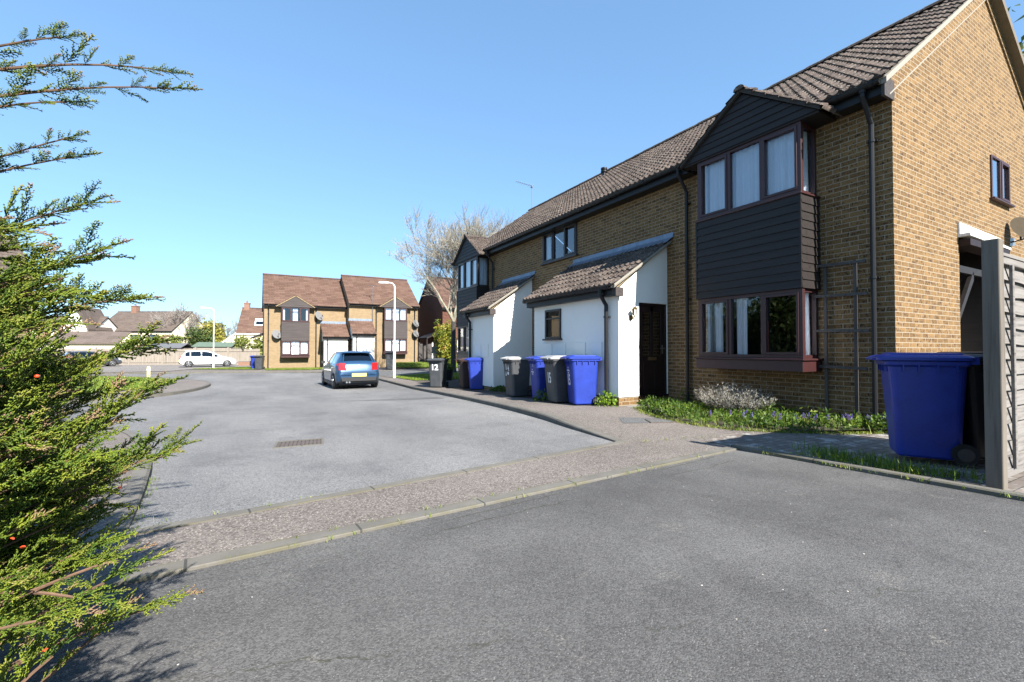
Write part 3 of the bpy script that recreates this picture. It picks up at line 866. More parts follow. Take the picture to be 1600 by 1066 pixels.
# fascia, soffit, gutters (broken by the bays)
fs = MB()
runs = [(-.02, .78), (3.42, 12.92), (15.53, U1 - .01)]
for a0, a1 in runs:
    fs.box(a0, a1, -.27, -.25, EAVE - .17, EAVE + .02)
    fs.box(a0, a1, -.25, -.005, EAVE - .17, EAVE - .155)
fs.build('fascia', M['black'], terr)
for a0, a1 in runs: gutter(terr, a0, a1 + .0, -.335, EAVE + .005)
eb = MB(); eb.box(U1 - .01, U1 + .03, -.30, 0, EAVE - .22, EAVE + .06); eb.build('eaves_box', M['maroonbrown'] if 'maroonbrown' in M else M['clad_grey'], terr)
for a in (15.97, 12.63, 3.52): downpipe(terr, front_T(), a, EAVE - .03, -.12 if a > 10 else -.3, .33)
# bays
bay(terr, *b1, .54, (.74, .95, 2.075, 3.59, 4.76, 5.66), EAVE, 'clad', 'maroon', 'tile', lower_curt=[(.13, .22), (.36, .47)])
bay(terr, *b2, .54, (.72, .95, 2.075, 3.57, 4.76, 5.70), EAVE, 'clad', 'darkframe', 'tile', lower_curt=[(.1, .4), (.62, .95)])
window(terr, front_T(-.02), 6.99, 8.76, 3.83, 4.80, (.335, .665), (0, 2), (), 'darkframe', 'window', True, .05, .07, .05, 'glass_up', [(.02, .12), (.88, .98)])
window(terr, right_T(U1 + .015), 3.99, 4.99, 3.95, 4.77, (.48,), (1,), (), 'maroon', 'window', True, .04, .05, .035, 'glass_up', None)

def porch(parent, u0, u1, door=True, meters=(), win=None, pipe=None, side=1):
    DP = 1.45; z0, zt, zw = .10, 2.38, 3.45
    if not door: z0 = -.10
    w = MB(front_T(-DP))
    wall_panel(w, u0, u1, z0, zt, [win] if win else [], .08)
    def side_wall(k, hole):
        if hole:
            d0, d1, dt = -.87, -.001, 2.11
            k.face([(-DP, 0, z0), (d0, 0, z0), (d0, 0, dt), (-DP, 0, dt)])
            k.face([(d1, 0, z0), (0, 0, z0), (0, 0, dt), (d1, 0, dt)])
            k.face([(-DP, 0, dt), (0, 0, dt), (0, 0, zw), (-DP, 0, zt)])
            r = -.07
            for (p, q) in (((d0, z0), (d0, dt)), ((d1, z0), (d1, dt)), ((d0, dt), (d1, dt))):
                k.face([(p[0], 0, p[1]), (q[0], 0, q[1]), (q[0], r, q[1]), (p[0], r, p[1])])
        else:
            k.face([(-DP, 0, z0), (0, 0, z0), (0, 0, zw), (-DP, 0, zt)])
    addT(w, right_T(u1), lambda k: side_wall(k, door))
    addT(w, left_T(u0), lambda k: side_wall(k, False))
    o = w.build('porch', M['render'], parent)
    p = MB()
    p.box(u0 + .02, u1 - .02, -DP + .02, -.001, -.7, z0)
    p.build('plinth', M['brick'], o)
    rise = math.hypot(1.68, 1.10)
    tiles('porch_roof', o, (u0 - .14, -1.70, 2.42), (u1 - u0 + .28, 0, 0), (0, 1.68, 1.10), M['tile'], .152, .285, 8)
    for ua, d in ((u1 + .005, .03), (u0 - .035, .03)):
        s = MB(); s.prism([(ua, -1.6, zt - .06), (ua, -.005, zw + .0), (ua, -.005, zw + .11), (ua, -1.6, zt + .06)], (d, 0, 0))
        s.build('verge_board', M['fillet'], o)
    for ue, ua, ub in ((u1 + .12, u1 + .032, u1 + .14), (u0 - .16, u0 - .14, u0 - .036)):
        s = MB(); s.prism([(ue, -1.70, 2.385), (ue, -.02, 3.485), (ue, -.02, 3.53), (ue, -1.70, 2.43)], (.04, 0, 0))
        s.prism([(ua, -1.69, 2.36), (ua, -.02, 3.46), (ua, -.02, 3.487), (ua, -1.69, 2.387)], (ub - ua, 0, 0))
        s.build('verge_mortar', M['mortar'], o)
    f = MB(); f.box(u0 - .12, u1 + .0, -1.62, -1.60, 2.22, 2.40); f.box(u0 - .12, u1 + .0, -1.60, -DP - .002, 2.22, 2.235)
    f.build('fascia', M['black'], o)
    e = MB(); e.box(u1 + .002, u1 + .12, -1.63, -DP + .03, 2.20, 2.38); e.build('eaves_box', M['clad_grey'], o)
    gutter(o, u0 - .16, u1 + .02, -1.685, 2.40)
    fl = MB()
    n = 5
    for i in range(n):
        a, b = u0 - .16 + (u1 - u0 + .32) * i / n, u0 - .16 + (u1 - u0 + .32) * (i + 1) / n + .03
        k = .002 * (i % 2)
        fl.prism([(a, -.006, 3.70), (b, -.006, 3.70), (b, -.03 - k, 3.56), (b, -.23 - k, 3.475), (a, -.23 - k, 3.475), (a, -.03 - k, 3.56)][:0] or [(a, -.002, 3.70), (b, -.002, 3.70), (b, -.02 - k, 3.58), (a, -.02 - k, 3.58)], (0, -.006, 0))
        fl.prism([(a, -.02 - k, 3.585), (b, -.02 - k, 3.585), (b, -.25 - k, 3.435), (a, -.25 - k, 3.435)], (0, -.004, .006))
    fl.build('lead_flashing', M['lead'], o)
    if pipe is not None:
        downpipe(o, front_T(-DP), pipe, 2.36, -.1 if door else -.3, .235, .044, swan=.22)
    if meters:
        for a0, a1 in meters:
            mm = MB(front_T(-DP)); mm.box(a0, a1, .001, .022, .85, 1.26)
            mm.build('meter_cover', M['render'], o, bevel=.006)
    if win:
        window(o, front_T(-DP - .02), win[0], win[1], win[2], win[3], (), (), (0,), 'darkframe', 'window', True, .05, .07, .05, 'glass', None, .05)
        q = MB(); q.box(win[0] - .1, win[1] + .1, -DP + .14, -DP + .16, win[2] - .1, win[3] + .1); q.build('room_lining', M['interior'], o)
    if door:
        T = right_T(u1 - .06)
        d = MB(T)
        d0, d1, dt = -.865, -.004, 2.105
        frame_boxes(d, d0, d1, z0, dt, -.03, .03, .05)
        a0, a1 = d0 + .055, d1 - .055
        d.box(a0, a1, -.03, .012, z0 + .05, .95)
        d.box(a0, a0 + .11, -.03, .012, .95, 2.05); d.box(a1 - .11, a1, -.03, .012, .95, 2.05)
        mid = (a0 + a1) / 2
        d.box(mid - .05, mid + .05, -.03, .012, .95, 2.05); d.box(a0 + .11, a1 - .11, -.03, .012, 1.93, 2.05)
        d.box(a0 + .10, mid - .05, .010, .020, .24, .80); d.box(mid + .05, a1 - .10, .010, .020, .24, .80)
        dd = d.build('door', M['door'], o, bevel=.004)
        g = MB(T)
        for l, r in ((a0 + .11, mid - .05), (mid + .05, a1 - .11)):
            g.face([(l, -.005, .95), (r, -.005, .95), (r, -.005, 1.93), (l, -.005, 1.93)])
        g.build('pane', M['glass'], dd)
        h = MB(T); h.box(a1 - .075, a1 - .045, .012, .02, 1.0, 1.2)
        h.tube([T(a1 - .06, .02, 1.12)[::1]] and [(a1 - .06, .02, 1.12), (a1 - .06, .06, 1.12), (a1 - .17, .06, 1.12)], .011, 8)
        h.build('handle', M['steel'], dd)
        h = MB(T); h.box(mid - .13, mid + .13, .012, .022, .86, .93); h.build('letterbox', M['brass'], dd)
        th = MB(T); th.box(d0, d1, -.05, .09, z0 - .03, z0 + .01); th.build('threshold', M['door'], dd)
    return o

Yu = lambda y: YF - y
mets = [(Yu(10.06), Yu(9.60)), (Yu(9.44), Yu(9.02)), (Yu(8.69), Yu(8.25)), (Yu(8.09), Yu(7.68))]
porch(terr, Yu(10.46), Yu(7.17), True, mets, (Yu(9.89), Yu(9.21), 1.37, 2.11), Yu(7.47))
porch(terr, Yu(14.85), Yu(12.9), False, [(Yu(14.2), Yu(13.8)), (Yu(13.65), Yu(13.25))], None, Yu(14.55))
# side entrance recess in the gable
rc = MB()
y0, y1_, zt = 2.42, 4.35, 3.05
rc.face([(U1 - 1.3, y0, .1), (U1 - 1.3, y1_, .1), (U1 - 1.3, y1_, zt), (U1 - 1.3, y0, zt)])
rc.face([(U1 - .1, y0, .1), (U1 - 1.3, y0, .1), (U1 - 1.3, y0, zt), (U1 - .1, y0, zt)])
rc.face([(U1 - .1, y1_, .1), (U1 - 1.3, y1_, .1), (U1 - 1.3, y1_, zt), (U1 - .1, y1_, zt)])
rc.face([(U1 - .1, y0, zt), (U1 - 1.3, y0, zt), (U1 - 1.3, y1_, zt), (U1 - .1, y1_, zt)])
bb = MB(right_T(U1 - 1.28)); boards(bb, y0, y1_, 1.9, zt - .01, .15, .02)
n0 = len(rc.v); rc.v += bb.v; rc.f += [[i + n0 for i in f] for f in bb.f]; rc.uv += bb.uv; rc.sm += bb.sm
rec = rc.build('entrance_recess', M['clad'], terr)
dw = MB(right_T(U1 - 1.27))
dw.box(2.62, 4.2, .0, .04, .1, 1.88)
for a in (2.80, 3.0, 3.2, 3.4, 3.6, 3.8, 4.0): dw.box(a, a + .012, .04, .05, .1, 1.86)
dw.build('white_door', M['white'], rec)
br = MB()
br.prism([(U1 - .12, 2.46, 1.55), (U1 - .12, 2.58, 1.55), (U1 - .12, 3.3, 2.35), (U1 - .12, 3.3, 2.52)], (.06, 0, 0))
br.box(U1 - .12, U1 - .06, 2.43, 2.53, 1.1, 3.05); br.box(U1 - .12, U1 - .06, 2.53, 4.3, 2.45, 2.57)
br.build('timber_bracket', M['clad'], rec)
ln = MB()
ln.prism([(U1 + .003, 2.36, 3.06), (U1 + .003, 4.4, 3.00), (U1 + .003, 4.4, 3.22), (U1 + .003, 2.36, 3.26)], (.03, 0, 0))
ln.prism([(U1 + .003, 2.36, 3.01), (U1 + .003, 4.4, 2.98), (U1 + .003, 4.4, 3.02), (U1 + .003, 2.36, 3.06)], (.16, 0, 0))
ln.build('lead_flashing', M['leadwhite'], rec)
sf = MB(); sf.box(U1 - .1, U1 + .15, 2.40, 4.36, 2.86, 2.97); sf.build('lintel', M['door'], rec)

# flue on the ridge and the TV aerial
fl = MB()
fu, fy, fz = Yu(13.1), RY - .55, RZ - .78
fl.tube([(fu, fy, fz), (fu, fy, fz + .62)], .075, 12)
fl.tube([(fu, fy, fz + .60), (fu, fy, fz + .66)], .12, 12); fl.tube([(fu, fy, fz + .70), (fu, fy, fz + .76)], .12, 12); fl.tube([(fu, fy, fz + .66), (fu, fy, fz + .70)], .06, 12)
fl.build('flue', M['black'], terr)  # boiler flue
aer = thing('tv_aerial', 'thin television aerial on a tall mast above the terrace roof ridge', 'aerial', (W0 + RY, 19.1, RZ - .1), 0)
mm = MB(); mm.tube([(0, 0, -.2), (0, 0, 1.45)], .016, 6); mm.build('mast', M['steel'], aer)
mm = MB(); mm.tube([(.05, 0, 1.38), (-.75, .25, 1.56)], .011, 5)
for i in range(9):
    f = i / 8; c = Vector((.05 - f * .8, f * .25, 1.38 + f * .18))
    mm.tube([c + Vector((-.04, -.17, 0)), c + Vector((.04, .17, 0))], .007, 4)
mm.tube([(.0, -.08, 1.34), (.0, .08, 1.34)], .04, 6)
mm.build('antenna', M['steel'], aer)

# satellite dishes
def dish(name, label, loc, rz, r=.28, m='dish', tilt=25):
    t = thing(name, label, 'satellite dish', loc, rz, None)
    # local -y looks outward from the wall
    c = MB(); n = 24; rings = []
    for i in range(6):
        q = i / 5
        rings.append([(math.cos(2 * math.pi * k / n) * r * q * .92 if i else math.cos(2 * math.pi * k / n) * .002, 0, math.sin(2 * math.pi * k / n) * (r * q if i else .002)) for k in range(n)])
    tl = Matrix.Rotation(R(-tilt), 3, 'X')
    rr = []
    for i, ring in enumerate(rings):
        dd = (i / 5) ** 2 * .075
        rr.append([tuple(tl @ Vector((p[0], -dd, p[2])) + Vector((0, -.22, .06))) for p in ring])
    c.loft(rr, True, True, True); c.build('reflector', M[m], t)
    a = MB(); a.tube([(0, -.22, -.12), tuple(tl @ Vector((0, -.42, -.2)) + Vector((0, -.22, .02)))], .013, 6)
    e = tl @ Vector((0, -.42, -.16)) + Vector((0, -.22, .02))
    a.tube([tuple(e), tuple(e + Vector((0, .02, .09)))], .035, 8); a.build('feed_arm', M['black'], t)
    b = MB(); b.tube([(0, 0, -.12), (0, -.2, -.12), (0, -.2, .1)], .02, 6); b.box(-.06, .06, -.02, -.001, -.2, -.04); b.build('bracket', M['steel'], t)
    return t
dish('satellite_dish', 'brown grey satellite dish on the sunlit gable above the fence post', (W0 + 5.1, 3.0, 3.36), R(-35), .27)

# wall lamp by the front door
t = thing('wall_lamp', 'small brass carriage lamp on the white porch wall beside the door', 'wall lamp', (6.93, 7.17, 1.83), 0)
mm = MB(); mm.disc((0, -.012, -.06), (0, 1, 0), .055, .022, 14); mm.tube([(0, -.02, -.06), (0, -.09, -.08), (0, -.12, -.02)], .012, 8)
mm.build('bracket', M['brass'], t)
mm = MB(); mm.loft([[(math.cos(k * math.pi / 3) * .035, -.12 + math.sin(k * math.pi / 3) * .035, -.02) for k in range(6)], [(math.cos(k * math.pi / 3) * .055, -.12 + math.sin(k * math.pi / 3) * .055, .11) for k in range(6)]], True, True, False)
mm.build('glass_lantern', M['glass'], t)
mm = MB(); mm.loft([[(math.cos(k * math.pi / 3) * .075, -.12 + math.sin(k * math.pi / 3) * .075, .11) for k in range(6)], [(math.cos(k * math.pi / 3) * .02, -.12 + math.sin(k * math.pi / 3) * .02, .17) for k in range(6)]], True, True, False)
for k in range(6):
    c, s = math.cos(k * math.pi / 3), math.sin(k * math.pi / 3)
    mm.tube([(c * .036, -.12 + s * .036, -.02), (c * .056, -.12 + s * .056, .11)], .006, 4)
mm.build('cap', M['brass'], t)

# trellis on the wall
t = thing('wall_trellis', 'grey weathered wooden trellis fixed to the brick wall right of the bay', 'trellis', (W0, 3.68, .0), 0)
mm = MB()
for y in (.21, -.21): mm.box(-.075, -.05, y - .022, y + .022, .10, 2.47)
mm.build('upright', M['oldwood'], t)
for z, l, r in ((.80, -.36, .36), (1.37, -.40, .33), (1.93, -.38, .37), (2.42, -.36, .35)):
    mm = MB(); mm.prism([(-.10, l, z - .012), (-.10, r, z + .008), (-.10, r, z + .05), (-.10, l, z + .03)], (.024, 0, 0)); mm.build('slat', M['oldwoodx'], t)

# ------------------------------------------------------------------ fence at the right
t = thing('garden_fence', 'grey waney lap garden fence with a thick timber end post', 'fence', (5.15, 1.265, 0), 0)
mm = MB(); mm.box(-.02, .085, -.03, .075, -.1, 1.985); mm.build('post', M['postwood'], t, bevel=.008, seg=2)
mm = MB(); mm.box(2.0, 2.1, -.03, .08, -.1, 1.95); mm.build('post', M['postwood'], t, bevel=.008)
mm = MB(); mm.box(.10, 1.98, -.012, .032, 1.80, 1.86); mm.box(.10, 1.98, -.012, .032, .06, .12)
for x in (.30, .80, 1.26, 1.93): mm.box(x, x + .04, -.03, -.006, .12, 1.80)
mm.build('panel_frame', M['panelwood'], t, bevel=.003)
mm = MB()
rr = random.Random(3)
nb = 13
for i in range(nb):
    z = .10 + i * 1.70 / nb
    n = 24; lowr = []; hir = []
    ph = rr.random() * 9
    for k in range(n + 1):
        x = .10 + 1.88 * k / n
        dz = .009 * math.sin(x * 3.1 + ph) + .004 * math.sin(x * 9 + ph * 2)
        lowr.append((x, -.004, z + dz)); hir.append((x, .030, z + .16))
    for k in range(n):
        mm.face([lowr[k], lowr[k + 1], hir[k + 1], hir[k]])
        b0, b1_ = (lowr[k][0], .012, lowr[k][2]), (lowr[k + 1][0], .012, lowr[k + 1][2])
        mm.face([lowr[k], lowr[k + 1], b1_, b0])
        mm.face([b0, b1_, (hir[k + 1][0], .032, hir[k + 1][2]), (hir[k][0], .032, hir[k][2])])
mm.build('waney_boards', M['panelwood'], t)
mm = MB(); mm.box(.09, 1.99, -.02, .04, 1.86, 1.885); mm.build('capping', M['panelwood'], t)

# ------------------------------------------------------------------ wheelie bins
def text_obj(s, size, name, parent, m, loc, rot, ext=.0, sx=1.0, bold=.0, spacing=1.0):
    cu = bpy.data.curves.new('lettering', 'FONT'); cu.body = s; cu.size = size; cu.align_x = 'CENTER'; cu.align_y = 'CENTER'
    cu.extrude = .001; cu.offset = bold; cu.space_character = spacing; cu.space_line = .95
    o = bpy.data.objects.new('lettering', cu); COL.objects.link(o)
    dg = bpy.context.evaluated_depsgraph_get()
    me = bpy.data.meshes.new_from_object(o.evaluated_get(dg))
    bpy.data.objects.remove(o); bpy.data.curves.remove(cu)
    me.materials.clear(); me.materials.append(m)
    q = bpy.data.objects.new(name, me); link(q, parent)
    q.location = loc; q.rotation_euler = rot; q.scale = (sx, 1, 1)
    return q

def rrect(w, d, r, z, cy=0, n=5):
    pts = []
    for (cx, cyy, a0) in ((w / 2 - r, d / 2 - r, 0), (-w / 2 + r, d / 2 - r, 90), (-w / 2 + r, -d / 2 + r, 180), (w / 2 - r, -d / 2 + r, 270)):
        for k in range(n + 1):
            a = R(a0 + 90 * k / n)
            pts.append((cx + r * math.cos(a), cy + cyy + r * math.sin(a), z))
    return pts
BIN_CACHE = {}
def bin_mesh(kind):
    """returns dict of mesh data for a 240 litre bin, front at -y"""
    if kind in BIN_CACHE: return BIN_CACHE[kind]
    body_m, lid_m = {'blue': ('bin_blue', 'bin_blue'), 'grey': ('bin_grey', 'bin_grey'), 'grey_sheenlid': ('bin_grey', 'lid_sky_sheen'), 'brown': ('bin_brown', 'bin_brown'), 'black': ('bin_black', 'bin_black')}[kind]
    root = bpy.data.objects.new('tmp', None)
    b = MB()
    rings = [rrect(.44, .47, .05, .03, .0), rrect(.46, .49, .06, .05, 0), rrect(.49, .53, .065, .40, -.005), rrect(.525, .585, .07, .80, -.01), rrect(.535, .60, .07, .93, -.012), rrect(.575, .66, .06, .95, -.012), rrect(.58, .665, .06, .985, -.012), rrect(.54, .62, .05, .99, -.012)]
    b.loft(rings)
    for x in (-.18, -.06, .06, .18):   # ribs under the rim
        b.box(x - .006, x + .006, -.335, -.30, .88, .95)
    for y in (-.2, -.08, .06, .2):
        b.box(-.292, -.262, y - .006, y + .006, .88, .95); b.box(.262, .292, y - .006, y + .006, .88, .95)
    b.box(-.20, .20, .22, .30, .06, .16)
    body = b.build('body', M[body_m], root)
    l = MB()
    l.loft([rrect(.59, .72, .06, .992, -.03), rrect(.61, .745, .06, .996, -.035), rrect(.61, .745, .06, 1.025, -.035), rrect(.55, .66, .06, 1.045, -.02), rrect(.48, .58, .07, 1.052, -.01), rrect(.46, .56, .06, 1.066, -.01), rrect(.40, .50, .06, 1.072, -.01)])
    l.box(-.2, .2, -.435, -.40, .995, 1.015)
    lid = l.build('lid', M[lid_m], root)
    for x in (-.2, .2):
        pass
    h = MB(); h.tube([(-.26, .33, 1.0), (.26, .33, 1.0)], .016, 8); h.box(-.27, -.22, .28, .36, .96, 1.03); h.box(.22, .27, .28, .36, .96, 1.03); h.box(-.04, .04, .28, .35, .96, 1.03)
    hd = h.build('handle', M[body_m], root)
    parts = [('body', body.data), ('lid', lid.data), ('handle', hd.data)]
    for sx in (-1, 1):
        w = MB(); c = Vector((sx * .265, .25, .10))
        w.disc(c, (1, 0, 0), .10, .045, 22); whl = w.build('wheel', M['rubber'], root)
        q = MB(); q.disc(c + Vector((sx * .018, 0, 0)), (1, 0, 0), .062, .02, 18); q.disc(c + Vector((sx * .028, 0, 0)), (1, 0, 0), .018, .02, 10)
        hub = q.build('hub', M['bin_grey'], root)
        parts.append(('wheel', whl.data, hub.data))
    for ch in list(root.children):
        bpy.data.objects.remove(ch)
    bpy.data.objects.remove(root)
    BIN_CACHE[kind] = parts
    return parts
def front_y(z): return -(.24 + (z - .05) * (.31 - .24) / .88) - .004
def wheelie(kind, label, x, y, rz, dz=None, group=None, number=None, small=None, marks=None, lid_open=0, scale=1.0, tilt=0):
    z = zr(y) + (kh(y) if dz is None else dz)
    t = thing('wheelie_bin', label, 'wheelie bin', (x, y, z), rz, group)
    t.scale = (scale,) * 3
    for p in bin_mesh(kind):
        o = bpy.data.objects.new(p[0], p[1]); link(o, t)
        if p[0] == 'lid' and lid_open:
            o.rotation_euler = (R(lid_open), 0, 0); o.location = (0, 0, 0)
        if len(p) > 2:
            h = bpy.data.objects.new('hub', p[2]); link(h, o)
    sl = math.atan2(.07, .88)
    if number:
        s, zc, size, sx, xo, bold = number
        text_obj(s, size, 'house_number', t, M['ink'], (xo, front_y(zc) - .002, zc), (R(90) + sl, 0, 0), 0, sx, bold)
    if small:
        for s, zc, xo, size in small:
            text_obj(s, size, 'lettering', t, M['ink'], (xo, front_y(zc) - .002, zc), (R(90) + sl, 0, 0), 0, .9, .001)
    if marks:
        mk = MB()
        for (shape, xo, zc, w, h) in marks:
            yy = lambda z_: front_y(z_) - .002
            if shape == 'tri': pts = [(xo - w / 2, zc - h / 2), (xo + w / 2, zc - h / 2), (xo + w * .1, zc + h / 2)]
            elif shape == 'bar': pts = [(xo - w / 2, zc - h / 2), (xo + w / 2, zc - h / 2), (xo + w / 3, zc + h / 2), (xo - w / 3, zc + h / 2)]
            else: pts = [(xo + w / 2 * math.cos(k * math.pi / 8), zc + h / 2 * math.sin(k * math.pi / 8)) for k in range(16)]
            mk.prism([(a, yy(b), b) for a, b in pts], (0, -.002, 0))
        mk.build('worn_sticker', M['ink'], t)
    return t
GB = 'bins put out along the terrace'
A = R(-90)
SM = [('For', .80, -.03, .045), ('Recycling', .745, -.03, .05), ('Only', .69, -.03, .045)]
wheelie('blue', 'blue wheelie bin numbered 15, nearest the white porch downpipe', 6.20, 7.90, A - R(19), group=GB, number=('15', .53, .33, .55, -.03, .006), small=SM)
wheelie('grey_sheenlid', 'grey wheelie bin numbered 15 between two blue bins', 6.10, 8.56, A - R(8), group=GB, number=('15', .56, .33, .55, .0, .006))
wheelie('blue', 'unnumbered blue wheelie bin between the two grey bins with sheen-painted lids', 6.22, 9.42, A - R(12), group=GB, small=[('5', .84, .02, .10)] + [(a, b - .06, c, d) for a, b, c, d in SM])
wheelie('grey_sheenlid', 'grey wheelie bin with worn white stickers and sheen-painted lid, left of the blue bins', 6.14, 10.60, A - R(2), group=GB,
        marks=[('bar', -.07, .80, .03, .16), ('tri', .05, .80, .07, .13), ('tri', .075, .72, .04, .05), ('tri', -.10, .62, .05, .12), ('disc', .03, .63, .085, .085)])
wheelie('blue', 'blue wheelie bin beside the brown bin at the second porch', 6.52, 13.95, A - R(20), group=GB, small=SM)
wheelie('brown', 'brown wheelie bin leaning close behind a blue bin', 6.50, 14.72, A - R(10), group=GB, small=[('Garden', .80, 0, .07), ('waste', .72, 0, .06)])
wheelie('grey', 'dark grey wheelie bin numbered 12 standing alone on the pavement', 5.90, 16.05, R(-42), group=GB, number=('12', .74, .30, .95, -.02, .008))
wheelie('blue', 'large blue wheelie bin in shade beside the garden fence', 6.0, 2.02, A - R(60), dz=.045, number=None)
wheelie('black', 'black wheelie bin in shade between the big blue bin and the fence', 6.45, 1.68, A - R(40), dz=.045)
wheelie('grey', 'grey wheelie bin at the left end of the far brick house', .27, 39.9, R(-20), dz=.1, group='bins by the far houses')
wheelie('blue', 'small blue wheelie bin beside the left end of the far brick house', .0, 40.75, R(-15), dz=.1, group='bins by the far houses')
wheelie('grey', 'grey wheelie bin on the grass behind the blue parked car', 8.6, 33.3, R(-20), dz=.11, group='bins by the far houses', scale=1.25)

# ------------------------------------------------------------------ cars
def interp(x, tab):
    for (a, b), (c, d) in zip(tab, tab[1:]):
        if x <= c: return b + (d - b) * max(0, (x - a)) / (c - a)
    return tab[-1][1]
def smoothst(x, tab):
    e = .05
    return (interp(x - e, tab) + interp(x, tab) * 2 + interp(x + e, tab)) / 4
def car(name, label, loc, rz, paint, L=3.97, W=1.69, H=1.46, doors=3):
    """x forward, centre at mid-length, rests on z = 0"""
    t = thing(name, label, 'car', loc, rz)
    h = L / 2; k = H / 1.46
    top = [(-h, .55), (-h + .02, .70), (-h + .06, .92), (-h + .12, 1.0), (-h + .18, 1.06), (-h + .52, 1.39 * k), (-h + .66, 1.43 * k), (-h + 1.3, 1.462 * k), (-h + 1.9, 1.45 * k), (-h + 2.25, 1.40 * k), (-h + 3.0 * L / 3.97, .97), (-h + 3.2 * L / 3.97, .92), (h - .35, .80), (h - .1, .66), (h, .5)]
    belt = [(-h, .50), (-h + .06, .86), (-h + .18, .96), (-h + .7, .95), (0, .92), (h - 1.0, .86), (h - .4, .74), (h, .45)]
    hw = [(-h, .66), (-h + .06, .74), (-h + .25, W / 2 - .02), (-h + .8, W / 2), (h - .9, W / 2), (h - .35, W / 2 - .06), (h - .1, W / 2 - .18), (h, .52)]
    rw = [(-h, .60), (-h + .12, .66), (-h + .18, .66), (-h + .55, .56), (-h + 1.3, .60), (-h + 2.2, .57), (-h + 3.0 * L / 3.97, .70), (h - .4, .66), (h, .48)]
    bot = [(-h, .42), (-h + .1, .30), (-h + .3, .20), (h - .3, .20), (h - .05, .24), (h, .34)]
    xs = sorted(set([round(-h + i * L / 44, 3) for i in range(45)] + [-h + .02, -h + .06, -h + .12, -h + .18, -h + .52]))
    xf, xr = h - .80, -h + .70                     # axles
    wr = .31
    rings = []
    for x in xs:
        zt, zb, w, r, z0 = smoothst(x, top), smoothst(x, belt), smoothst(x, hw), smoothst(x, rw), smoothst(x, bot)
        zb = min(zb, zt - .02)
        # wheel arch: raise lower edge
        arch = 0
        for xa in (xf, xr):
            d = abs(x - xa)
            if d < wr + .05: arch = max(arch, math.sqrt((wr + .05) ** 2 - d * d) + .30)
        zl = max(z0 + .05, arch)
        zl = min(zl, zb - .12)
        half = [(w * .82, z0), (w - .03, zl if arch else z0 + .02), (w, max(zl + .03, z0 + .16)), (w + .004, (zl + zb) / 2 + .04), (w - .01, zb - .05), (w - .045, zb)]
        zz = zt - .05
        half += [((w - .045) * .55 + r * .45, zb + (zz - zb) * .5), (r, zz), (r * .88, zt - .012), (r * .45, zt + .006), (0, zt + .01)]
        ring = [(x, y, z) for y, z in half] + [(x, -y, z) for y, z in reversed(half[:-1])]
        rings.append(ring)
    mb = MB(); mb.loft(rings, True, True, True)
    body = mb.build('body', M[paint], t, weld=True)
    # glass: side lights, rear window, windscreen laid 4 mm proud of the shell
    def cell(i, a, b, off):
        q = []
        for (ii, jj) in ((i, a), (i, b), (i + 1, b), (i + 1, a)):
            q.append(Vector(rings[ii][jj]))
        return q
    def surf(x, s, side):
        """point on the cabin side at fraction s between belt (0) and roof rail (1)"""
        w, r = smoothst(x, hw), smoothst(x, rw); zb, zt = smoothst(x, belt), smoothst(x, top); zb = min(zb, zt - .02); zz = zt - .05
        if s <= .5: y = (w - .045) + (((w - .045) * .55 + r * .45) - (w - .045)) * s / .5
        else: y = ((w - .045) * .55 + r * .45) + (r - ((w - .045) * .55 + r * .45)) * (s - .5) / .5
        return Vector((x, side * (y + .006), zb + (zz - zb) * s))
    xa, xb = -h + .45, -h + 2.72 * L / 3.97
    cuts_ = {3: [(xa + .02, xa + .72), (xa + .80, xb)], 5: [(xa - .02, xa + .34), (xa + .40, xa + 1.16), (xa + 1.24, xb)]}[doors]
    for side in (-1, 1):
        for (p, q) in cuts_:
            gl = MB()
            n = 8
            def tops(x):
                zt = smoothst(x, top); zb = smoothst(x, belt)
                return .90 if zt - zb > .2 else .3
            for i in range(n):
                x0, x1 = p + (q - p) * i / n, p + (q - p) * (i + 1) / n
                for s0, s1 in ((.08, .5), (.5, .9)):
                    gl.face([tuple(surf(x0, s0, side)), tuple(surf(x1, s0, side)), tuple(surf(x1, s1, side)), tuple(surf(x0, s1, side))], None, True)
            gl.build('side_window', M['carglass'], t, weld=True)
    def roofpt(x, f, off=.012):
        zt = smoothst(x, top); r = smoothst(x, rw)
        return (x, f * r * .93, zt + off - abs(f) ** 3 * .03)
    rwin = MB()
    x0, x1 = -h + .205, -h + .50
    for i in range(5):
        for j in range(8):
            xa_, xb_ = x0 + (x1 - x0) * i / 5, x0 + (x1 - x0) * (i + 1) / 5
            fa, fb = -1 + 2 * j / 8, -1 + 2 * (j + 1) / 8
            rwin.face([roofpt(xa_, fa), roofpt(xa_, fb), roofpt(xb_, fb), roofpt(xb_, fa)], None, True)
    rwin.build('rear_window', M['carglass'], t, weld=True)
    ws = MB(); x0, x1 = -h + 2.30 * L / 3.97, -h + 2.96 * L / 3.97
    for i in range(5):
        for j in range(8):
            xa_, xb_ = x0 + (x1 - x0) * i / 5, x0 + (x1 - x0) * (i + 1) / 5
            fa, fb = -1 + 2 * j / 8, -1 + 2 * (j + 1) / 8
            ws.face([roofpt(xa_, fa), roofpt(xa_, fb), roofpt(xb_, fb), roofpt(xb_, fa)], None, True)
    ws.build('windscreen', M['carglass'], t, weld=True)
    # bumper skirt, sill
    sk = MB()
    sk.loft([rr_ for rr_ in [[(-h - .015, -.62, .33), (-h - .015, .62, .33), (-h - .012, .66, .47), (-h - .012, -.66, .47)], [(-h + .25, -.80, .24), (-h + .25, .80, .24), (-h + .25, .80, .42), (-h + .25, -.80, .42)]]], True, True, False)
    for side in (-1, 1): sk.box(xr + .38, xf - .38, side * (W / 2 - .03) - .025, side * (W / 2 - .03) + .025, .17, .27)
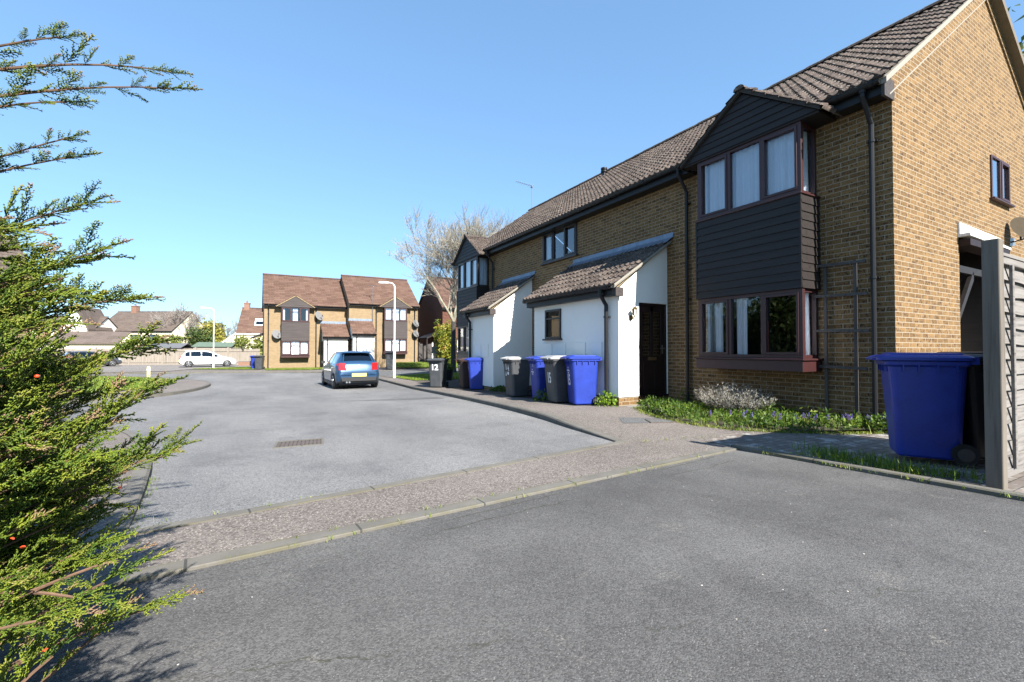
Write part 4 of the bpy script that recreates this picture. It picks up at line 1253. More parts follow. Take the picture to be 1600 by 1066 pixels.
    sk.box(-h + .3, h - .3, -.68, .68, .15, .22)
    sk.build('lower_trim', M['carplastic'], t)
    # tail lights, badge, plate, exhaust
    for side in (-1, 1):
        tl = MB()
        a = [(-h + .035, side * .47, .74), (-h + .085, side * .73, .74), (-h + .125, side * .70, 1.02), (-h + .09, side * .49, 1.01)]
        q = [(p[0] - .035, p[1], p[2]) for p in a]
        wrap = [(-h + .30, side * (W / 2 - .012), .80), (-h + .27, side * (W / 2 - .05), .98)]
        tl.hexa(a + q)
        tl.face([q[1], wrap[0], wrap[1], q[2]]); tl.face([a[1], wrap[0], wrap[1], a[2]]); tl.face([q[1], a[1], wrap[0]]); tl.face([q[2], a[2], wrap[1]])
        tl.build('tail_light', M['taillight'], t, bevel=.008)
        hl = MB()
        hl.hexa([(h - .30, side * (W / 2 - .10), .62), (h - .10, side * .42, .60), (h - .16, side * .42, .70), (h - .36, side * (W / 2 - .10), .74),
                 (h - .22, side * (W / 2 - .07), .62), (h - .04, side * .44, .60), (h - .10, side * .44, .71), (h - .34, side * (W / 2 - .07), .76)])
        hl.build('headlight', M['headlight'], t)
        mi = MB(); c = Vector((-h + 2.62 * L / 3.97, side * (W / 2 + .07), 1.0))
        mi.loft([rrect(.0001, .0001, .00001, 0) for _ in ()] or [[tuple(c + Vector((-.06, side * dy, dz))) for dy, dz in ((-.09, -.06), (.07, -.06), (.08, .05), (-.09, .06))], [tuple(c + Vector((.08, side * dy, dz))) for dy, dz in ((-.08, -.04), (.03, -.04), (.04, .03), (-.08, .04))]], True, True, False)
        mi.build('wing_mirror', M['carplastic' if doors == 3 else paint], t, bevel=.01)
    pl = MB(); pl.box(-h - .03, -h - .005, -.27, .27, .50, .62); pl.build('number_plate', M['plate'], t)
    sp_ = MB(); sp_.prism([(-h + .40, -.56, 1.395 * k), (-h + .40, .56, 1.395 * k), (-h + .62, .58, 1.44 * k), (-h + .62, -.58, 1.44 * k)], (0, 0, .025)); sp_.build('roof_spoiler', M[paint], t, bevel=.01)
    sh = MB(); sh.box(-h + .005, -h + .03, -.70, .70, .665, .672); sh.build('hatch_shut_line', M['carplastic'], t)
    bd = MB(); bd.disc((-h + .045, 0, .88), (1, 0, -.3), .055, .03, 16); bd.build('badge', M['alloy'], t)
    hnd = MB()
    for side in (-1, 1): hnd.box(-h + 1.30, -h + 1.48, side * (W / 2) - .012, side * (W / 2) + .022, .80, .83)
    hnd.build('door_handle', M[paint], t, bevel=.006)
    if doors == 3:
        ex = MB()
        for dy in (.36, .46): ex.tube([(-h - .04, dy, .29), (-h + .2, dy, .29)], .035, 12)
        ex.build('exhaust', M['alloy'], t)
    for xa_ in (xf, xr):
        for side in (-1, 1):
            w = MB(); c = Vector((xa_, side * (W / 2 - .10), wr))
            prof = [(.19, -.10), (.27, -.105), (wr, -.08), (wr, .08), (.27, .105), (.20, .10)]
            n = 28; rings_ = []
            for (rad, off) in prof:
                rings_.append([(c.x + rad * math.cos(2 * math.pi * q / n), c.y + off * 1.0 * side, c.z + rad * math.sin(2 * math.pi * q / n)) for q in range(n)])
            w.loft(rings_, True, False, True)
            tyre = w.build('wheel', M['rubber'], t)
            rm_ = MB(); yo = c.y + side * .085
            rm_.tube([(c.x, yo - side * .06, c.z), (c.x, yo + side * .005, c.z)], [.20, .215], 24)
            rim = None
            sp = MB()
            for q in range(5):
                a = 2 * math.pi * q / 5 + .3
                d = Vector((math.cos(a), 0, math.sin(a))); e = Vector((-math.sin(a), 0, math.cos(a)))
                p = [Vector((c.x, yo + side * .008, c.z)) + d * .03 + e * .03, Vector((c.x, yo + side * .008, c.z)) + d * .205 + e * .022, Vector((c.x, yo + side * .008, c.z)) + d * .205 - e * .022, Vector((c.x, yo + side * .008, c.z)) + d * .03 - e * .03]
                sp.prism([tuple(v) for v in p], (0, side * .022, 0))
            sp.tube([(c.x, yo, c.z), (c.x, yo + side * .04, c.z)], .045, 12)
            ro = [(c.x + .215 * math.cos(2 * math.pi * q / 28), yo + side * .01, c.z + .215 * math.sin(2 * math.pi * q / 28)) for q in range(28)]
            ri = [(c.x + .188 * math.cos(2 * math.pi * q / 28), yo + side * .018, c.z + .188 * math.sin(2 * math.pi * q / 28)) for q in range(28)]
            rq = [(c.x + .185 * math.cos(2 * math.pi * q / 28), yo - side * .03, c.z + .185 * math.sin(2 * math.pi * q / 28)) for q in range(28)]
            sp.loft([ro, ri, rq], True, False, True)
            sp.build('rim', M['alloy'], tyre)
            rm_.build('brake_disc', M['carplastic'], tyre)
    return t
car('parked_car', 'blue metallic three door hatchback parked by the right kerb', (3.42, 20.08, zr(20)), R(91.5), 'carblue')
car('parked_car', 'white five door hatchback parked side on before the far fence', (-3.85, 51.2, zr(51) + .12), R(8), 'carwhite', 4.45, 1.82, 1.54, 5)
car('parked_car', 'dark silver car half hidden behind the conifer tips', (-13.6, 57.5, zr(57) + .12), R(25), 'cardark', 4.3, 1.78, 1.48, 5)

# ------------------------------------------------------------------ street lamps, bollard
def lamp(label, x, y, dz, H, arm, rz):
    t = thing('street_lamp', label, 'street lamp', (x, y, zr(y) + dz), rz, 'white street lamps')
    mb = MB(); mb.tube([(0, 0, -.05), (0, 0, 1.25)], .066, 14); mb.tube([(0, 0, 1.25), (0, 0, 1.33)], [.066, .04], 14)
    mb.box(-.035, .035, -.092, -.06, .35, .95)
    mb.build('base', M['lampwhite'], t)
    mb = MB(); pts = [(0, 0, 1.3), (0, 0, H - .35)]
    for i in range(1, 8):
        a = R(90 * i / 7); pts.append((-.22 * (1 - math.cos(a)), 0, H - .35 + .25 * math.sin(a)))
    pts.append((-arm, 0, H - .08))
    mb.tube(pts, [.036] * (len(pts) - 6) + [.027] * 6, 12); mb.build('column', M['lampwhite'], t)
    mb = MB(); c = -arm
    def lr(x, w, z0, z1): return [(x, -w, z0), (x, w, z0), (x, w * .8, z1), (x, -w * .8, z1)]
    mb.loft([lr(c + .05, .035, H - .12, H - .05), lr(c - .1, .07, H - .13, H - .03), lr(c - .4, .07, H - .12, H - .02), lr(c - .5, .04, H - .09, H - .03)], True, True, False)
    mb.build('lantern', M['lampwhite'], t, bevel=.015)
    return t
lamp('white street lamp column standing beside the blue parked car', 6.18, 23.2, .1, 4.95, .35, R(-35))
lamp('white street lamp column in front of the white car', -3.05, 45.3, .11, 5.1, .45, R(0))
t = thing('bollard', 'short cream bollard on the grass island', 'bollard', (-4.95, 30.6, zr(30.6) + .11), R(15))
mb = MB(); mb.loft([[(-.075, -.075, -.05), (.075, -.075, -.05), (.075, .075, -.05), (-.075, .075, -.05)], [(-.075, -.075, .50), (.075, -.075, .50), (.075, .075, .50), (-.075, .075, .50)], [(-.05, -.05, .56), (.05, -.05, .56), (.05, .05, .56), (-.05, .05, .56)]], True, True, False); mb.build('post', M['cream'], t, bevel=.006)
mb = MB(); mb.box(-.079, .079, -.079, .079, .36, .43); mb.build('band', M['white'], t)

#@@PART2
# ------------------------------------------------------------------ far houses
def house(name, label, loc, rz, w, d, eave, rz_, wall, roof, windows=(), chimneys=(), base=-.6, spp=3, gable_m=None, over=.25, wm_='darkframe', sidewin=()):
    """plain gabled house, ridge along u, front at y = 0"""
    t = thing(name, label, 'house', loc, rz)
    m = MB(front_T()); wall_panel(m, 0, w, base, eave, [x[:4] for x in windows], .1)
    for T, hs in ((right_T(w), sidewin), (left_T(0), ())):
        def f(k, hs=hs):
            wall_panel(k, 0, d, base, eave, hs, .1)
            k.face([(0, 0, eave), (d, 0, eave), (d / 2, 0, rz_ - .05)])
        addT(m, T, f)
    addT(m, None, lambda k: k.face([(0, d, base), (w, d, base), (w, d, eave), (0, d, eave)]))
    m.build('wall', M[wall], t)
    sl = (rz_ - eave) / (d / 2)
    r = tiles('roof', t, (-.15, -over, eave - over * sl + .06), (w + .3, 0, 0), (0, d / 2 + over, rz_ - eave + over * sl), M[roof], .3, .3, spp)
    b = MB(); b.prism([(-.15, d / 2, rz_ + .06), (w + .15, d / 2, rz_ + .06), (w + .15, d + over, eave - over * sl + .06), (-.15, d + over, eave - over * sl + .06)], (0, 0, -.05)); b.build('rear_roof', M[roof], t)
    for T in (right_T(w), left_T(0)):
        v = MB(T)
        v.prism([(-over, .06, eave - over * sl - .12), (d / 2, .06, rz_ - .12), (d / 2, .06, rz_ + .05), (-over, .06, eave - over * sl + .05)], (0, .05, 0))
        v.build('bargeboard', M[gable_m or 'black'], t)
    f = MB(); f.box(-.1, w + .1, -over + .02, -over + .05, eave - over * sl - .12, eave - over * sl + .04); f.build('fascia', M[gable_m or 'black'], t)
    ridge('ridge_tiles', t, (-.16, d / 2, rz_ + .12), (w + .16, d / 2, rz_ + .12), M[roof], .13, .6)
    for x in windows: window(t, front_T(-.03), x[0], x[1], x[2], x[3], (.5,) if x[1] - x[0] > .9 else (), (), (), x[4] if len(x) > 4 else wm_, 'window', True, .06, .07, .05, 'glass', [(.06, .94)])
    for h in sidewin: window(t, right_T(w - .03), *h, (.5,), (), (), wm_, 'window', True)
    for (u, y, z0, z1, s, mm_) in chimneys:
        c = MB(); c.box(u - s, u + s, y - s, y + s, z0, z1); c.box(u - s - .05, u + s + .05, y - s - .05, y + s + .05, z1, z1 + .14)
        ch = c.build('chimney', M[mm_], t)
        p = MB(); p.tube([(u, y, z1 + .14), (u, y, z1 + .5)], [.13, .10], 10); p.build('chimney_pot', M['terracotta'], ch)
    return t

def far_home(label, loc, w, bayu, porchu, upper=((.03, .97),), dishes=(), pipes=(), canopy=False, leftstep=False):
    t = thing('brick_house', label, 'house', loc, 0)
    E_, RYf, RZf, D = 4.93, 3.7, 7.75, 7.4
    m = MB(front_T())
    holes = [(bayu[0] + .06, bayu[1] - .06, .98, 2.05), (bayu[0] + .06, bayu[1] - .06, 3.65, 4.74)]
    wall_panel(m, 0, w, -.8, E_ + .05, holes)
    for T in (right_T(w), left_T(0)):
        def f(k):
            wall_panel(k, 0, D, -.8, E_)
            k.face([(0, 0, E_), (D, 0, E_), (RYf, 0, RZf - .06), (0, 0, E_ + .16)])
        addT(m, T, f)
    addT(m, None, lambda k: k.face([(0, D, -.8), (w, D, -.8), (w, D, E_), (0, D, E_)]))
    m.build('wall', M['brick_far'], t)
    q = MB()
    for z0, z1 in ((.2, 2.5), (2.8, 4.9)):
        q.face([(.3, 2.5, z0), (w - .3, 2.5, z0), (w - .3, 2.5, z1), (.3, 2.5, z1)]); q.face([(.3, .12, z0), (w - .3, .12, z0), (w - .3, 2.5, z0), (.3, 2.5, z0)])
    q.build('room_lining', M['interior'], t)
    tiles('roof', t, (-.08, -.32, E_ + .02), (w + .16, 0, 0), (0, RYf + .32, RZf - E_), M['tile_red'], .2, .29, 5, .045, .05)
    b = MB(); b.prism([(-.08, RYf, RZf + .02), (w + .08, RYf, RZf + .02), (w + .08, D + .3, E_), (-.08, D + .3, E_)], (0, 0, -.05)); b.build('rear_roof', M['tile_red'], t)
    ridge('ridge_tiles', t, (-.09, RYf, RZf + .08), (w + .09, RYf, RZf + .08), M['tile_red'], .12, .45)
    for a, s in ((-.06, -.03), (w + .02, .04)):
        v = MB(); v.prism([(a, -.3, E_ - .1), (a, RYf, RZf - .10), (a, RYf, RZf + .05), (a, -.3, E_ + .05)], (.04, 0, 0)); v.build('bargeboard', M['clad_grey'], t)
    for a0, a1 in ((0, bayu[0] - .3), (bayu[1] + .3, w)):
        if a1 - a0 > .3:
            f = MB(); f.box(a0, a1, -.27, -.25, E_ - .16, E_ + .02); f.build('fascia', M['black'], t); gutter(t, a0, a1, -.33, E_, False)
    for a in pipes: downpipe(t, front_T(), a, E_ - .03, -.3, .33, .04)
    bay(t, *bayu, .54, (.74, .95, 2.075, 3.59, 4.74, 5.62), E_, 'clad_grey', 'maroon', 'tile_red', lower_curt=[(.04, .96)], spp=4, transom=(1,), gab_half=1.35, upper_curt=upper)
    p = MB(front_T(-1.45)); u0, u1 = porchu
    wall_panel(p, u0, u1, -.3, 2.38)
    for T in (right_T(u1), left_T(u0)):
        addT(p, T, lambda k: k.face([(-1.45, 0, -.3), (0, 0, -.3), (0, 0, 3.45), (-1.45, 0, 2.38)]))
    po = p.build('porch', M['render'], t)
    tiles('porch_roof', po, (u0 - .12, -1.7, 2.42), (u1 - u0 + .24, 0, 0), (0, 1.68, 1.10), M['tile_red'], .2, .285, 5)
    f = MB(); f.box(u0 - .12, u1 + .12, -1.62, -1.60, 2.20, 2.40); f.build('fascia', M['black'], po); gutter(po, u0 - .14, u1 + .14, -1.68, 2.40, False)
    l = MB(); l.box(u0 - .14, u1 + .14, -.03, -.002, 3.5, 3.72); l.build('lead_flashing', M['lead'], po)
    downpipe(po, front_T(-1.45), u0 + .25, 2.36, -.3, .23, .04, swan=.2)
    d = MB(left_T(u0)); d.box(-.9, -.08, .003, .05, -.1, 2.05); d.build('door', M['door'], po)
    if canopy:
        c = MB(left_T(0)); c.prism([(1.0, .0, 2.75), (1.0, .9, 2.35), (1.0, .9, 2.25), (1.0, .0, 2.6)], (2.2, 0, 0)); c.prism([(1.2, 0, 1.9), (1.2, .7, 2.3), (1.2, .6, 2.3), (1.2, 0, 2.0)], (.06, 0, 0)); c.build('side_canopy', M['clad'], t)
    return t
far_home('far buff brick house with red brown roof at the left of the stepped pair', (.56, 40.4, -.30), 6.14, (1.2, 3.2), (4.2, 6.0), ((.03, .12), (.40, .58), (.88, .97)), pipes=(.3, 3.75), canopy=True)
far_home('far buff brick house at the right of the stepped pair, its roof higher', (6.72, 39.4, -.06), 5.85, (2.78, 4.74), (.1, 1.75), pipes=(2.2, 5.55))
dish('satellite_dish', 'pale satellite dish low at the left corner of the far brick house', (1.35, 40.4, 2.2), R(20), .38, 'dishpale')
dish('satellite_dish', 'pale satellite dish high on the far brick wall above the left porch', (4.35, 40.4, 3.75), R(35), .40, 'dishpale')
dish('satellite_dish', 'pale satellite dish at the far right corner, upper of two', (12.2, 39.4, 3.3), R(25), .34, 'dishpale')
dish('satellite_dish', 'pale satellite dish at the far right corner, lower of two', (12.2, 39.4, 2.4), R(25), .34, 'dishpale')
a2 = thing('tv_aerial', 'thin aerial mast fixed to the far right house front', 'aerial', (8.6, 39.25, 3.4), 0)
mm = MB(); mm.tube([(0, 0, 0), (0, -.05, 3.1)], .02, 5); mm.build('mast', M['steel'], a2)
mm = MB(); mm.tube([(-.5, -.05, 3.05), (.4, -.05, 3.1)], .015, 4); [mm.tube([(-.5 + .12 * i, -.2, 3.05), (-.5 + .12 * i, .1, 3.05)], .008, 4) for i in range(8)]; mm.build('antenna', M['steel'], a2)

rh = house('red_brick_house', 'red brick house with shaded gable behind the bare tree', (14.3, 37.8, -.1), 0, 12, 7.2, 5.0, 7.95, 'brick_red', 'tile_red', [(1.3, 2.7, 3.3, 4.5), (1.3, 2.7, .9, 2.2), (5, 6.4, 3.3, 4.5)], spp=4)
c = MB(left_T(0)); c.prism([(1.0, 0, 2.75), (1.0, 1.1, 2.25), (1.0, 1.1, 2.12), (1.0, 0, 2.6)], (2.4, 0, 0)); c.box(1.05, 1.15, 1.0, 1.1, -.4, 2.2); c.box(3.2, 3.3, 1.0, 1.1, -.4, 2.2); c.build('side_canopy', M['clad'], rh)
c = MB(left_T(0)); c.box(1.5, 2.5, .002, .05, -.1, 2.0); c.build('door', M['door'], rh)
gt = thing('wooden_gate', 'brown boarded side gate between the far brick and red brick houses', 'gate', (12.75, 39.7, -.1), 0)
mm = MB(); mm.box(.1, 1.25, 0, .03, -.3, 1.7); mm.build('boards', M['oldwood'], gt)
mm = MB(); mm.box(0, .1, -.03, .07, -.4, 1.8); mm.build('post', M['oldwood'], gt)
mm = MB(); mm.box(1.25, 1.35, -.03, .07, -.4, 1.8); mm.build('post', M['white'], gt)
mb_ = thing('meter_cabinet', 'small pale grey cabinet on a pole before the red brick house', 'cabinet', (13.3, 37.0, 0), R(-20))
mm = MB(); mm.box(-.25, .25, -.12, .12, .75, 1.35); mm.build('box', M['dishpale'], mb_, bevel=.02)
mm = MB(); mm.tube([(0, 0, -.3), (0, 0, .75)], .03, 6); mm.build('pole', M['steel'], mb_)
house('roofed_house', 'brown roofed house at the left edge behind the conifer', (-17.7, 31.0, -.4), R(30), 8, 7.7, 5.1, 8.1, 'brick_far', 'tile', [(1, 2.4, 1, 2.2), (4.5, 6.2, 1, 2.2), (1.2, 2.4, 3.2, 4.4), (4.8, 6.0, 3.2, 4.4)], spp=4)
# pinkish house behind the fence
dh = house('chalet_house', 'chalet house with big reddish roof, skylight and chimney behind the far fence', (-2.2, 73.5, -.7), R(-8), 13, 8.5, 4.2, 7.8, 'render_cream', 'tile_red', [(3, 5, 1.2, 2.6, 'white')], [(.5, 4.2, 7.2, 8.5, .35, 'brick_pink')], gable_m='white')
sw = MB(); sl_ = 3.6 / 4.25
def onroof(u, y, o): return (u, y - o * .64, 4.2 + y * sl_ + .12 + o * .76)
sw.hexa([onroof(1.9, 1.0, -.05), onroof(3.3, 1.0, -.05), onroof(3.3, 2.2, -.05), onroof(1.9, 2.2, -.05), onroof(1.9, 1.0, .1), onroof(3.3, 1.0, .1), onroof(3.3, 2.2, .1), onroof(1.9, 2.2, .1)])
k_ = sw.build('skylight', M['white'], dh)
sw = MB(); sw.face([onroof(2.05, 1.1, .11), onroof(3.15, 1.1, .11), onroof(3.15, 1.7, .11), onroof(2.05, 1.7, .11)]); sw.build('pane', M['carglass'], k_)
wg = MB(); wg.prism([(-3.2, 1.0, -.5), (0, 1.0, -.5), (0, 1.0, 4.1), (-.3, 1.0, 4.0), (-3.2, 1.0, 1.6)], (0, 6, 0)); wg.build('side_wing', M['render_cream'], dh)
wg = MB(); wg.prism([(-3.4, .8, 1.5), (.05, .8, 4.25), (.05, .8, 4.45), (-3.4, .8, 1.7)], (0, 6.4, 0)); wg.build('wing_roof', M['white'], dh)
# white and cream houses far left
wh = house('white_house', 'white rendered house with brown roof and tall white gable at far left', (-36, 97, -.7), R(-14), 14.5, 7, 5.0, 7.0, 'render', 'tile_hazy', [(10.2, 11.0, 3.0, 4.2)], [(4, 3.5, 6.6, 8.0, .4, 'brick_pink')], spp=2)
gx = MB(); gx.prism([(11.5, -1.5, -.5), (14.4, -1.5, -.5), (14.4, -1.5, 5.2), (12.95, -1.5, 8.1), (11.5, -1.5, 5.2)], (0, 6.5, 0)); gx.build('front_gable', M['render'], wh)
gx = MB()
gx.prism([(12.95, -1.75, 8.15), (14.75, -1.75, 4.6), (14.75, -1.75, 4.85), (12.95, -1.75, 8.4)], (0, 6.5, 0)); gx.build('gable_roof', M['tile_hazy'], wh)
gx = MB(); gx.prism([(12.95, -1.75, 8.15), (11.15, -1.75, 4.6), (11.15, -1.75, 4.85), (12.95, -1.75, 8.4)], (0, 6.5, 0)); gx.build('gable_roof', M['tile_hazy'], wh)
window(wh, front_T(-1.5), 12.6, 13.4, 3.2, 5.0, (), (), (0,), 'darkframe', 'window', True)
gx = MB(); gx.box(11.3, 20, -5, -1.6, -.6, 2.6); gx.build('garage', M['render_cream'], wh)
gx = MB(); gx.prism([(11.1, -5.3, 2.55), (20.2, -5.3, 2.55), (20.2, -1.55, 4.4), (11.1, -1.55, 4.4)], (0, 0, .15)); gx.build('garage_roof', M['tile_hazy'], wh)
house('cream_house', 'cream house with grey windows and brown roof beside the white gable', (-23.5, 101, -.7), R(-30), 13, 9, 5.0, 8.4, 'render_cream', 'tile_hazy', [(2.0, 4.2, 2.9, 4.3), (6.0, 7.8, 2.9, 4.3), (9.0, 10.8, 2.9, 4.3)], [(3, 4.5, 8, 9.4, .45, 'brick_pink')], spp=2)
house('long_house', 'long low house with grey brown roof and brick chimney beyond the far fence', (-21.8, 112, -.7), R(-8), 15, 9, 4.2, 7.2, 'brick_far', 'tile_hazy', [(4, 6, 1, 2.4)], [(9.5, 2.0, 5.2, 7.0, .5, 'brick_far')], spp=2)
house('gabled_house', 'buff brick house showing its plain gable end right of the long roof', (-15.6, 125, -.7), R(75), 12, 11, 4.0, 8.2, 'brick_far', 'tile_hazy', [], [(2, 5.5, 7.8, 9.4, .5, 'brick_pink')], spp=2)

# garden sheds peeping over the fence
def shed(label, x, y, w, d, h, m, rz):
    t = thing('garden_shed', label, 'shed', (x, y, -.7), rz)
    b = MB(); b.box(0, w, 0, d, 0, h); b.build('wall', M['fencefar'], t)
    b = MB(); b.prism([(-.15, -.15, h), (w + .15, -.15, h), (w + .15, d / 2, h + .55), (-.15, d / 2, h + .55)], (0, 0, .06)); b.prism([(-.15, d / 2, h + .55), (w + .15, d / 2, h + .55), (w + .15, d + .15, h), (-.15, d + .15, h)], (0, 0, .06)); b.build('roof', M[m], t)
shed('shed with grey felt roof just above the far fence', -12.3, 69.5, 4.6, 3, 1.95, 'felt_grey', R(-20))
shed('shed with green felt roof just above the far fence', -6.7, 68.0, 4.3, 3, 2.1, 'felt_green', R(-20))

# long fence
fx0, fy0, fx1, fy1 = -24.0, 68.6, .5, 56.6
FL = math.dist((fx0, fy0), (fx1, fy1)); fr = math.atan2(fy1 - fy0, fx1 - fx0)
t = thing('boarded_fence', 'long pale close boarded fence across the far side of the court', 'fence', (fx0, fy0, -.68), fr)
np_ = 8
for i in range(np_):
    a, b = FL * i / np_, FL * (i + 1) / np_
    m = MB(); m.box(a - .07, a + .07, -.08, .08, 0, 2.02); m.build('post', M['fencefar'], t)
    m = MB(); nbd = 24; rr = random.Random(i)
    for k in range(nbd):
        x = a + .08 + (b - a - .16) * k / nbd; wv = (b - a - .16) / nbd
        z1 = 1.86 + rr.uniform(-.02, .02) - .06 * math.sin(math.pi * (k + .5) / nbd)
        yy = rr.uniform(-.006, .006); m.box(x, x + wv * .95, yy, yy + .02, .14, z1)
    m.build('panel', M['fencefar'], t)
    m = MB(); m.box(a + .07, b - .07, -.05, -.01, 1.55, 1.64); m.build('rail', M['fencefar'], t)
    m = MB(); m.box(a + .07, b - .07, -.05, -.01, .35, .44); m.build('rail', M['fencefar'], t)
    m = MB(); m.box(a + .07, b - .07, -.03, .03, 0, .14); m.build('gravel_board', M['fencefar'], t)
lw = thing('low_brick_wall', 'low reddish brick wall beside the white car', 'wall', (-1.5, 53.6, -.66), R(-8))
m = MB(); m.box(0, 2.2, 0, .22, 0, .52); m.build('brickwork', M['brick_pink'], lw)
m = MB(); m.box(-.03, 2.23, -.03, .25, .52, .58); m.build('coping', M['slab'], lw)

# ------------------------------------------------------------------ vegetation
def mesh_np(name, V, F, m, parent, tint=None, smooth=False):
    me = bpy.data.meshes.new(name)
    V = np.asarray(V, np.float32); F = np.asarray(F, np.int32); k = F.shape[1]
    me.vertices.add(len(V)); me.vertices.foreach_set('co', V.ravel())
    me.loops.add(F.size); me.loops.foreach_set('vertex_index', F.ravel())
    me.polygons.add(len(F)); me.polygons.foreach_set('loop_start', np.arange(0, F.size, k, dtype=np.int32))
    try: me.polygons.foreach_set('loop_total', np.full(len(F), k, np.int32))
    except Exception: pass
    if smooth: me.polygons.foreach_set('use_smooth', np.ones(len(F), bool))
    if tint is not None:
        at = me.attributes.new('tint', 'FLOAT', 'POINT'); at.data.foreach_set('value', np.asarray(tint, np.float32))
    me.update(calc_edges=True); me.validate()
    me.materials.append(m)
    o = bpy.data.objects.new(name, me); link(o, parent)
    return o
rng = np.random.default_rng(11)
def unit(v): return v / np.linalg.norm(v, axis=-1, keepdims=True)

def leaves(centres, size, rg, aspect=.5, up=.3, sizevar=.4, normals=None):
    """diamond shaped leaves with a crease; returns verts, tris"""
    n = len(centres)
    d = unit(rg.normal(size=(n, 3)) + np.array([0, 0, up]))
    if normals is not None: d = unit(d * .7 + normals)
    r = unit(np.cross(d, rg.normal(size=(n, 3))))
    nn = np.cross(d, r)
    L = size * (1 + rg.uniform(-sizevar, sizevar, (n, 1)))
    V = np.stack([centres, centres + d * L * .45 + r * L * aspect * .5 + nn * L * .08, centres + d * L, centres + d * L * .45 - r * L * aspect * .5 + nn * L * .08], 1).reshape(-1, 3)
    b = np.arange(n)[:, None] * 4
    F = np.concatenate([b + [0, 1, 2], b + [0, 2, 3]], 0)
    return V, F

def blades(bases, h, rg, width=.006, lean=.35, curve=.3):
    n = len(bases)
    a = rg.uniform(0, 2 * np.pi, n); d = np.stack([np.cos(a), np.sin(a), np.zeros(n)], 1); s = np.stack([-np.sin(a), np.cos(a), np.zeros(n)], 1)
    H = (h if np.ndim(h) else np.full(n, h)) * rg.uniform(.5, 1.15, n); l = rg.uniform(0, lean, n)
    up = np.array([0, 0, 1.])
    w = width * rg.uniform(.6, 1.3, n)
    p0, p1 = bases, bases + up * (H * .55)[:, None] + d * (H * l * .4)[:, None]
    p2 = bases + up * (H * (1 - curve * l))[:, None] + d * (H * l * 1.2)[:, None]
    V = np.stack([p0 - s * w[:, None], p0 + s * w[:, None], p1 + s * w[:, None] * .7, p1 - s * w[:, None] * .7, p2], 1).reshape(-1, 3)
    b = np.arange(n)[:, None] * 5
    F = np.concatenate([b + [0, 1, 2], b + [0, 2, 3], b + [3, 2, 4]], 0)
    return V, F, 5
def grass_patch(name, pts, h, width=.005, m='blade', tint=(.1, .9), kind='stuff', lean=.5):
    pts = np.asarray(pts, float)
    V, F, k = blades(pts, h, rng, width, lean)
    tn = np.repeat(rng.uniform(*tint, len(pts)), k)
    o = mesh_np(name, V, F, M[m], None, tn)
    if kind: o['kind'] = kind
    return o
def scatter_poly(poly, n):
    poly = np.asarray(poly); lo, hi = poly.min(0), poly.max(0); out = []
    while len(out) < n:
        P = rng.uniform(lo, hi, (n, 2))
        x, y = P[:, 0], P[:, 1]; ins = np.zeros(n, bool); j = len(poly) - 1
        for i in range(len(poly)):
            xi, yi = poly[i]; xj, yj = poly[j]
            c_ = ((yi > y) != (yj > y)) & (x < (xj - xi) * (y - yi) / (yj - yi + 1e-12) + xi); ins ^= c_; j = i
        out += list(P[ins])
    return np.array(out[:n])
zrv = np.vectorize(zr); khv = np.vectorize(kh)

# weeds along kerbs and edgings, one loose growth that nobody could count
pts = []
def along(line, n, spread, dz, clump=7, power=1.0):
    line = densify(line, .05); L = len(line)
    for _ in range(n):
        i = int(rng.random() ** power * (L - 1)); x, y = line[i]
        for _ in range(int(rng.integers(3, clump * 2))):
            px, py = x + rng.normal() * spread, y + rng.normal() * spread
            pts.append((px, py, zr(py) + dz))
along([(4.96, 3.3), (4.98, 1.0)], 30, .035, .02, 9)
along([(5.12, 3.2), (5.1, 1.5)], 26, .05, .03, 9)
along(KR[:40], 30, .02, .0, 6)
along([(-.7, y1(-.7) + .1), (3.5, y1(3.5) + .14)], 14, .02, .012, 6)
along([(-.7, y1(-.7)), (4.8, y1(4.8))], 18, .018, .01, 5)
along([(-.75, 3.9), (-.9, 5.6)], 40, .04, .0, 8)
along([(-.7, y2(-.7)), (.6, y2(.6))], 8, .03, .012, 6)
along([(4.3, 4.3), (5.5, 4.0)], 10, .04, .02, 6)
grass_patch('weeds', pts, .036, .003, lean=1.0, tint=(.3, 1.0))
# thicker grass round the shaded bin
pts = []
for (cx, cy, n, s) in ((5.30, 2.62, 130, .10), (5.42, 2.35, 110, .10), (5.26, 2.15, 170, .11), (5.22, 1.86, 170, .10), (5.35, 1.60, 110, .09), (5.55, 2.75, 60, .10), (5.18, 2.42, 60, .07)):
    for _ in range(n):
        x, y = cx + rng.normal() * s, cy + rng.normal() * s * 1.2
        if x > 5.06: pts.append((x, y, zr(y) + .02))
grass_patch('long_grass', pts, .125, .0042, lean=.9, tint=(.0, .75))
# lawns: blades over the turf
for nm, poly, n, dz in (('lawn_grass', GI[:] + [(-20, 39), (-20, 17)], 26000, .12), ('front_grass', [(.7, 37.4), (3.6, 36.0), (4.9, 36.9), (5.2, 40.4), (.6, 40.4)], 9000, .12),
                        ('corner_grass', [(6.35, 20.4), (7.4, 20.0), (12, 21.0), (14, 26.6), (8, 25.4), (6.2, 23.8)], 14000, .11),
                        ('verge_grass', [(-4.4, 43.6), (-3.2, 42.4), (.1, 39.6), (.35, 44), (-.8, 47.2), (-2.0, 46.2)], 7000, .12)):
    P = scatter_poly(poly, n)
    grass_patch(nm, np.column_stack([P, zrv(P[:, 1]) + dz]), .075, .02, lean=.8, tint=(.2, .95))
P = scatter_poly([(9.4, 34.5), (17.5, 33.2), (18, 38), (9.6, 38.8)], 8000)
bank = lambda x, y: .12 + .35 * min(1, max(0, (y - 33.5) / 4))
grass_patch('bank_grass', [(x, y, zr(y) + bank(x, y)) for x, y in P], .09, .02, lean=.8, tint=(.2, .95))

